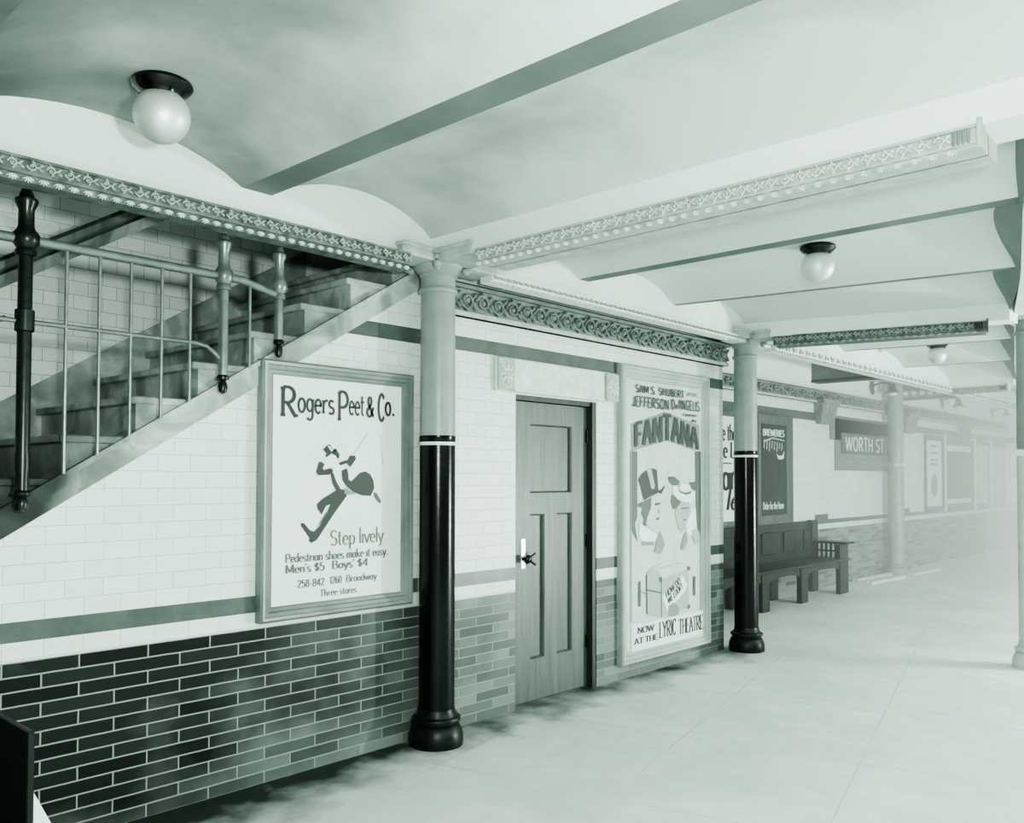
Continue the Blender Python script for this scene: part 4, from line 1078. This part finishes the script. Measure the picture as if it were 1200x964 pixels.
# ------------------------------------------------------------------ door
d = MB()
d.box(1.803, 1.853, WY+.005, WY+.17, 0, 2.24); d.box(.897, .94, WY+.05, WY+.17, 0, 2.24); d.box(.90, 1.85, WY+.02, WY+.17, 2.205, 2.24)
d.box(.94, 1.803, WY+.12, WY+.17, 0, 2.205)
door = struct(d.build('door_1', M_JAMB))
s = MB(); y0, y1 = WY+.058, WY+.1
for x0, x1, z0, z1 in ((.945,1.124,.012,2.2),(1.614,1.798,.012,2.2),(1.124,1.614,2.04,2.2),(1.124,1.614,1.375,1.53),(1.124,1.614,.012,.312),(1.288,1.428,.312,1.375)):
    s.box(x0, x1, y0, y1, z0, z1)
s.build('door_slab', M_DOORWOOD, door)
for x0, x1, z0, z1 in ((1.124,1.614,1.53,2.04),(1.124,1.288,.312,1.375),(1.428,1.614,.312,1.375)):
    s = frame_mesh(x0, x1, z0, z1, y0, [(0,-.001),(.008,-.012),(.012,-.026),(.012,-.03)])
    s.box(x0, x1, y0+.028, y0+.04, z0, z1)
    s.build('door_panel', M_DOORWOOD, door)
s = MB(); s.bbox(1.02, 1.068, y0-.006, y0, .98, 1.2, .003); s.build('escutcheon', M_BRASS, door)
s = MB(); s.tube([(1.042, y0-.005, 1.055), (1.042, y0-.04, 1.055)], .012, 10); s.blob((1.042, y0-.055, 1.055), (.032,0,0), (0,.022,0), (0,0,.032), 14, 8)
s.build('knob', M_BLACK, door, 60)
s = MB(); s.tube([(1.06, y0-.04, 1.055), (1.13, y0-.045, 1.09)], .008, 8); s.tube([(1.06, y0-.04, 1.055), (1.13, y0-.045, 1.01)], .011, 8); s.build('thumb_turn', M_BLACK, door, 60)
for z in (1.97, 1.15, .36):
    s = MB(); s.tube([(1.797, y0-.008, z-.05), (1.797, y0-.008, z+.05)], .011, 10); s.box(1.78, 1.803, y0-.004, y0+.002, z-.05, z+.05); s.build('hinge', M_BLACK, door, 60)
# lintel with rosettes
t = thing('door_lintel', (1.38, WY, 2.25), 'pale plaster lintel with a carved rosette at each end over the door', 'lintel')
s = MB(); s.bbox(.67, 2.095, WY-.03, WY, 2.25, 2.488, .006); s.box(.86, 1.93, WY-.036, WY-.03, 2.255, 2.27); s.build('block', M_MOULDP, t)
for x in (.762, 2.01):
    s = MB(); s.bbox(x-.085, x+.085, WY-.048, WY-.028, 2.258, 2.48, .006)
    o = s.build('rosette_block', M_MOULD, t)
    s = MB(); zc = 2.37
    for k in range(8):
        a = k*PI/4; dv = Vector((math.cos(a),0,math.sin(a))); pv = Vector((-math.sin(a),0,math.cos(a)))
        s.blob(Vector((x, WY-.05, zc)) + dv*.045, dv*.032, pv*.015, Vector((0,-.013,0)), 8, 5)
    s.blob((x, WY-.052, zc), (.016,0,0), (0,0,.016), (0,-.014,0))
    s.tube([(x+.072*math.cos(k*PI/10), WY-.049, zc+.088*math.sin(k*PI/10)) for k in range(21)], .006, 6)
    s.build('rosette', M_MOULDP, o, 60)

# ------------------------------------------------------------------ ceiling lamps
def lamp(x, y, label, zc=3.27):
    t = thing('globe_lamp', (x, y, zc), label, 'ceiling lamp', 'globe lamps along the ceiling')
    s = MB(); s.lathe([(.10, 0), (.118, -.006), (.122, -.02), (.112, -.035), (.092, -.05), (.08, -.062), (.078, -.075), (.06, -.078)], (x, y, zc), 40)
    o = s.build('collar', M_COLLAR, t, 40)
    for k in range(3):
        a = k*2*PI/3+.5; q = MB(); q.tube([(x+.078*math.cos(a), y+.078*math.sin(a), zc-.066), (x+.098*math.cos(a), y+.098*math.sin(a), zc-.066)], .006, 8); q.build('screw', M_BRASS, o, 60)
    s = MB(); r = .112
    s.lathe([(r*math.sin(a), -.062-r*.72 - r*math.cos(a)) for a in [PI*(1-k/22)*.93+.02 for k in range(22, -1, -1)]][::-1], (x, y, zc), 40)
    s.build('globe', M_GLOBE, t, 80)
    return t
l1 = lamp(-2.05, -.56, 'nearest frosted globe lamp, on the vault over the stair railing')
for x, y, lab in ((2.20, -1.50, 'frosted globe lamp at mid ceiling, right of the second column'), (7.42, -.72, 'smallest globe lamp, far along the hazy ceiling')):
    q = copy_tree(l1); q.location = (x, y, 3.262); q['label'] = lab

# bracket lamps on the plaster of the far wall
xw = 11.25
b1 = thing('bracket_lamp', (xw, FY, 3.17), 'small dark bracket lamp on the far wall, left of the hazy column', 'wall lamp', 'bracket lamps on the far wall')
s = MB(); s.blob((xw-.1, FY-.03, 3.19), (.07,0,0), (0,.03,0), (0,0,.09)); s.blob((xw-.1, FY-.04, 3.10), (.035,0,0), (0,.03,0), (0,0,.06)); s.build('back_plate', M_IRON, b1, 60)
s = MB(); s.tube([(xw-.1, FY-.05, 3.2), (xw, FY-.16, 3.25), (xw+.14, FY-.24, 3.24), (xw+.2, FY-.25, 3.2)], .016, 8); s.build('arm', M_IRON, b1, 60)
s = MB(); s.lathe([(.03,.1),(.05,.08),(.06,.02),(.1,-.04),(.135,-.06),(.13,-.06)], (xw+.2, FY-.25, 3.14), 16); s.build('lamp_shade', M_IRON, b1, 60)
s = MB(); s.blob((xw+.2, FY-.25, 3.08), (.085,0,0), (0,.085,0), (0,0,.05), 12, 6); s.build('glass', M_GLASS, b1, 60)
for dx, lab in ((3.72, 'second bracket lamp on the far wall, right of the hazy column'), (7.4, 'furthest bracket lamp on the far wall, by the pier')):
    q = copy_tree(b1); q.location.x += dx; q['label'] = lab

# ------------------------------------------------------------------ bench
t = thing('platform_bench', (6.9, 1.2, 0), 'long dark wooden bench with panelled back and slatted arm against the far wall', 'bench')
BX0, BX1 = 4.2, 8.86
def leg(x0, x1, yf, z1=.46):
    s = MB(); s.bbox(x0, x1, yf, yf+.07, 0, z1, .004); return s
for x in (5.05, 6.2, 7.3):
    leg(x, x+.2, .94).build('leg', M_BENCH, t); leg(x, x+.2, 1.36).build('leg', M_BENCH, t)
leg(8.57, 8.86, .94, .70).build('leg', M_BENCH, t); leg(8.6, 8.8, 1.36, 1.0).build('leg', M_BENCH, t)
leg(4.2, 4.4, .94).build('leg', M_BENCH, t); leg(4.2, 4.4, 1.36).build('leg', M_BENCH, t)
s = MB(); s.bbox(BX0, BX1, .92, 1.40, .465, .50, .008); s.build('seat', M_BENCH, t)
s = MB()
for x0, x1 in ((4.4,5.05),(5.25,6.2),(6.4,7.3),(7.5,8.57)):
    top = .465; pts = [(x0, top), (x0, .35)]
    for k in range(0, 11):
        u = k/10; pts.append((x0+(x1-x0)*u, .35+.045*math.sin(PI*u)**.6))
    pts += [(x1, .35), (x1, top)]
    s.prism(pts, .955, .99)
s.build('apron', M_BENCH, t)
s = MB()
for x in (5.15, 6.3, 7.4, 8.7): s.box(x-.03, x+.03, .98, 1.38, .36, .465)
s.box(4.4, 8.6, 1.30, 1.335, .33, .40)
s.build('stretcher', M_BENCH, t)
s = MB()
s.bbox(BX0, 8.62, 1.385, 1.425, .5, .62, .004); s.bbox(BX0, 8.62, 1.385, 1.425, .9, 1.02, .004)
xs = [4.2, 5.0, 5.8, 6.6, 7.05, 7.45, 7.9, 8.4]
for x in (4.2, 4.95, 5.7, 6.45, 7.1, 7.75, 8.4): s.bbox(x, x+.22, 1.385, 1.425, .6, .92, .004)
s.box(BX0, 8.62, 1.405, 1.42, .55, .95)
s.build('backrest', M_BENCH, t)
s = MB(); s.bbox(8.58, 8.80, 1.375, 1.435, .46, 1.03, .005); s.build('end_post', M_BENCH, t)
s = MB(); s.bbox(8.62, 8.90, .86, 1.40, .705, .735, .006); s.build('armrest', M_BENCH, t)
for k in range(5):
    y = 1.05+k*.068; s = MB(); s.box(8.70, 8.72, y, y+.03, .5, .71); s.build('arm_slat', M_BENCH, t)
s = MB(); s.box(8.70, 8.72, 1.0, 1.38, .585, .61); s.build('arm_rail', M_BENCH, t)

# ------------------------------------------------------------------ loose boards
for i, (a, b, z, lab) in enumerate((((9.95,1.06), (11.3,1.0), .0, 'front pale plank on the floor past the bench'), ((10.2,1.36), (11.5,1.30), .0, 'rear pale plank lying close to the far wall foot'), ((11.75,1.01), (12.9,.96), .0, 'pale plank lying right of the hazy column'))):
    s = MB(); h = .05
    s.hull8([(a[0], a[1]-h, z+.004), (a[0], a[1]+h, z+.004), (a[0], a[1]+h, z+.045), (a[0], a[1]-h, z+.045)],
            [(b[0], b[1]-h, z+.004), (b[0], b[1]+h, z+.004), (b[0], b[1]+h, z+.045), (b[0], b[1]-h, z+.045)])
    o = s.build('floor_plank', M_PALEWOOD); tag(o, lab, 'plank', 'pale planks by the far wall')
t = thing('dark_board', (-2.49, -.25, 0), 'dark upright board at the lower left corner, set square against the brick wall', 'board')
s = MB(); s.bbox(-2.50, -2.475, -.505, WY-.004, 0, .70, .004); s.build('panel', M_DARKBOARD, t)
s = MB(); s.add([(-2.474,-.5,0),(-2.25,-.5,0),(-2.474,-.5,.47),(-2.474,-.475,0),(-2.25,-.475,0),(-2.474,-.475,.47)], [(0,1,2),(5,4,3),(0,3,4,1),(1,4,5,2),(2,5,3,0)])
s.build('brace', M_PALEWOOD, t)

# ------------------------------------------------------------------ haze over the far platform
def haze(name, x0, x1, y0, y1, z0, z1, sig, v, gain, label):
    s = MB(); s.box(x0, x1, y0, y1, z0, z1)
    o = s.build(name, fog_mat(name, sig, v, gain)); tag(o, label, 'haze', None, 'stuff'); return o
haze('haze', 5.2, 28.8, -2.9, 1.449, .002, 3.398, .036, .88, 1.08, 'pale luminous haze filling the far end of the platform')
haze('haze', 8.95, 28.7, -2.8, 1.448, .003, 3.397, .055, .88, 1.15, 'thicker pale haze beyond the station name tablet')

haze('haze', 5.7, 9.0, -2.85, -1.55, .004, 1.95, .22, .92, 1.2, 'bright glare haze low beside the right hand column')  # glare beside the column added as a glowing volume
# ------------------------------------------------------------------ light
def light(name, ty, loc, energy, color, **kw):
    L = bpy.data.lights.new(name, ty); L.energy = energy; L.color = color
    for k, v in kw.items(): setattr(L, k, v)
    o = bpy.data.objects.new(name, L); COL.objects.link(o); o.location = loc; return o
KEY = (.9, 1., .942)
light('track_lamp', 'POINT', (8.2, -7.5, .95), 2100, KEY, shadow_soft_size=.15)
light('flash_lamp', 'POINT', (-3.02, -4.05, 1.98), 520, KEY, shadow_soft_size=.1)
for i, (p, e, sz) in enumerate((((1.2, -5.2, 3.0), 48, 2.2), ((6.2, -4.6, 2.95), 120, 1.6))):
    q = light('floor_fill', 'AREA', p, e, KEY, shape='DISK', size=sz)  # unseen fill discs added to brighten the floor
light('stair_fill', 'POINT', (-3.6, .75, 3.6), 6, KEY, shadow_soft_size=.25)  # unseen fill added to brighten the stair wall tiles
a = light('track_fill', 'AREA', (0, -8.2, 2.7), 60, (.85, 1., .92), shape='RECTANGLE', size=6, size_y=1.6)
a.rotation_euler = (Vector((0,0,.6)) - Vector(a.location)).to_track_quat('-Z', 'Y').to_euler()
wd = bpy.data.worlds.new('World'); SC.world = wd; wd.use_nodes = True
bg = wd.node_tree.nodes['Background']; bg.inputs['Color'].default_value = (.66, .84, .73, 1); bg.inputs['Strength'].default_value = .22

# ------------------------------------------------------------------ camera
cam = bpy.data.cameras.new('camera'); co = bpy.data.objects.new('camera', cam); COL.objects.link(co)
F, YAW, PIT, ROLL, CY = 1019.308, math.radians(42.6983), math.radians(1.5866), math.radians(.119), 531.033
cam.sensor_fit = 'HORIZONTAL'; cam.sensor_width = 36; cam.lens = F/1200*36; cam.shift_y = (CY-482)/1200
fw = Vector((math.cos(YAW)*math.cos(PIT), math.sin(YAW)*math.cos(PIT), math.sin(PIT)))
r = fw.cross(Vector((0,0,1))).normalized(); u = r.cross(fw)
r2 = r*math.cos(ROLL) + u*math.sin(ROLL); u2 = u*math.cos(ROLL) - r*math.sin(ROLL)
M = Matrix((r2, u2, -fw)).transposed().to_4x4(); M.translation = Vector((-3.6718, -4.0204, 1.6445))
co.matrix_world = M; cam.clip_start = .05; cam.clip_end = 200
SC.camera = co
SC.view_settings.view_transform = 'AgX'; SC.view_settings.look = 'AgX - High Contrast'; SC.view_settings.exposure = -.15
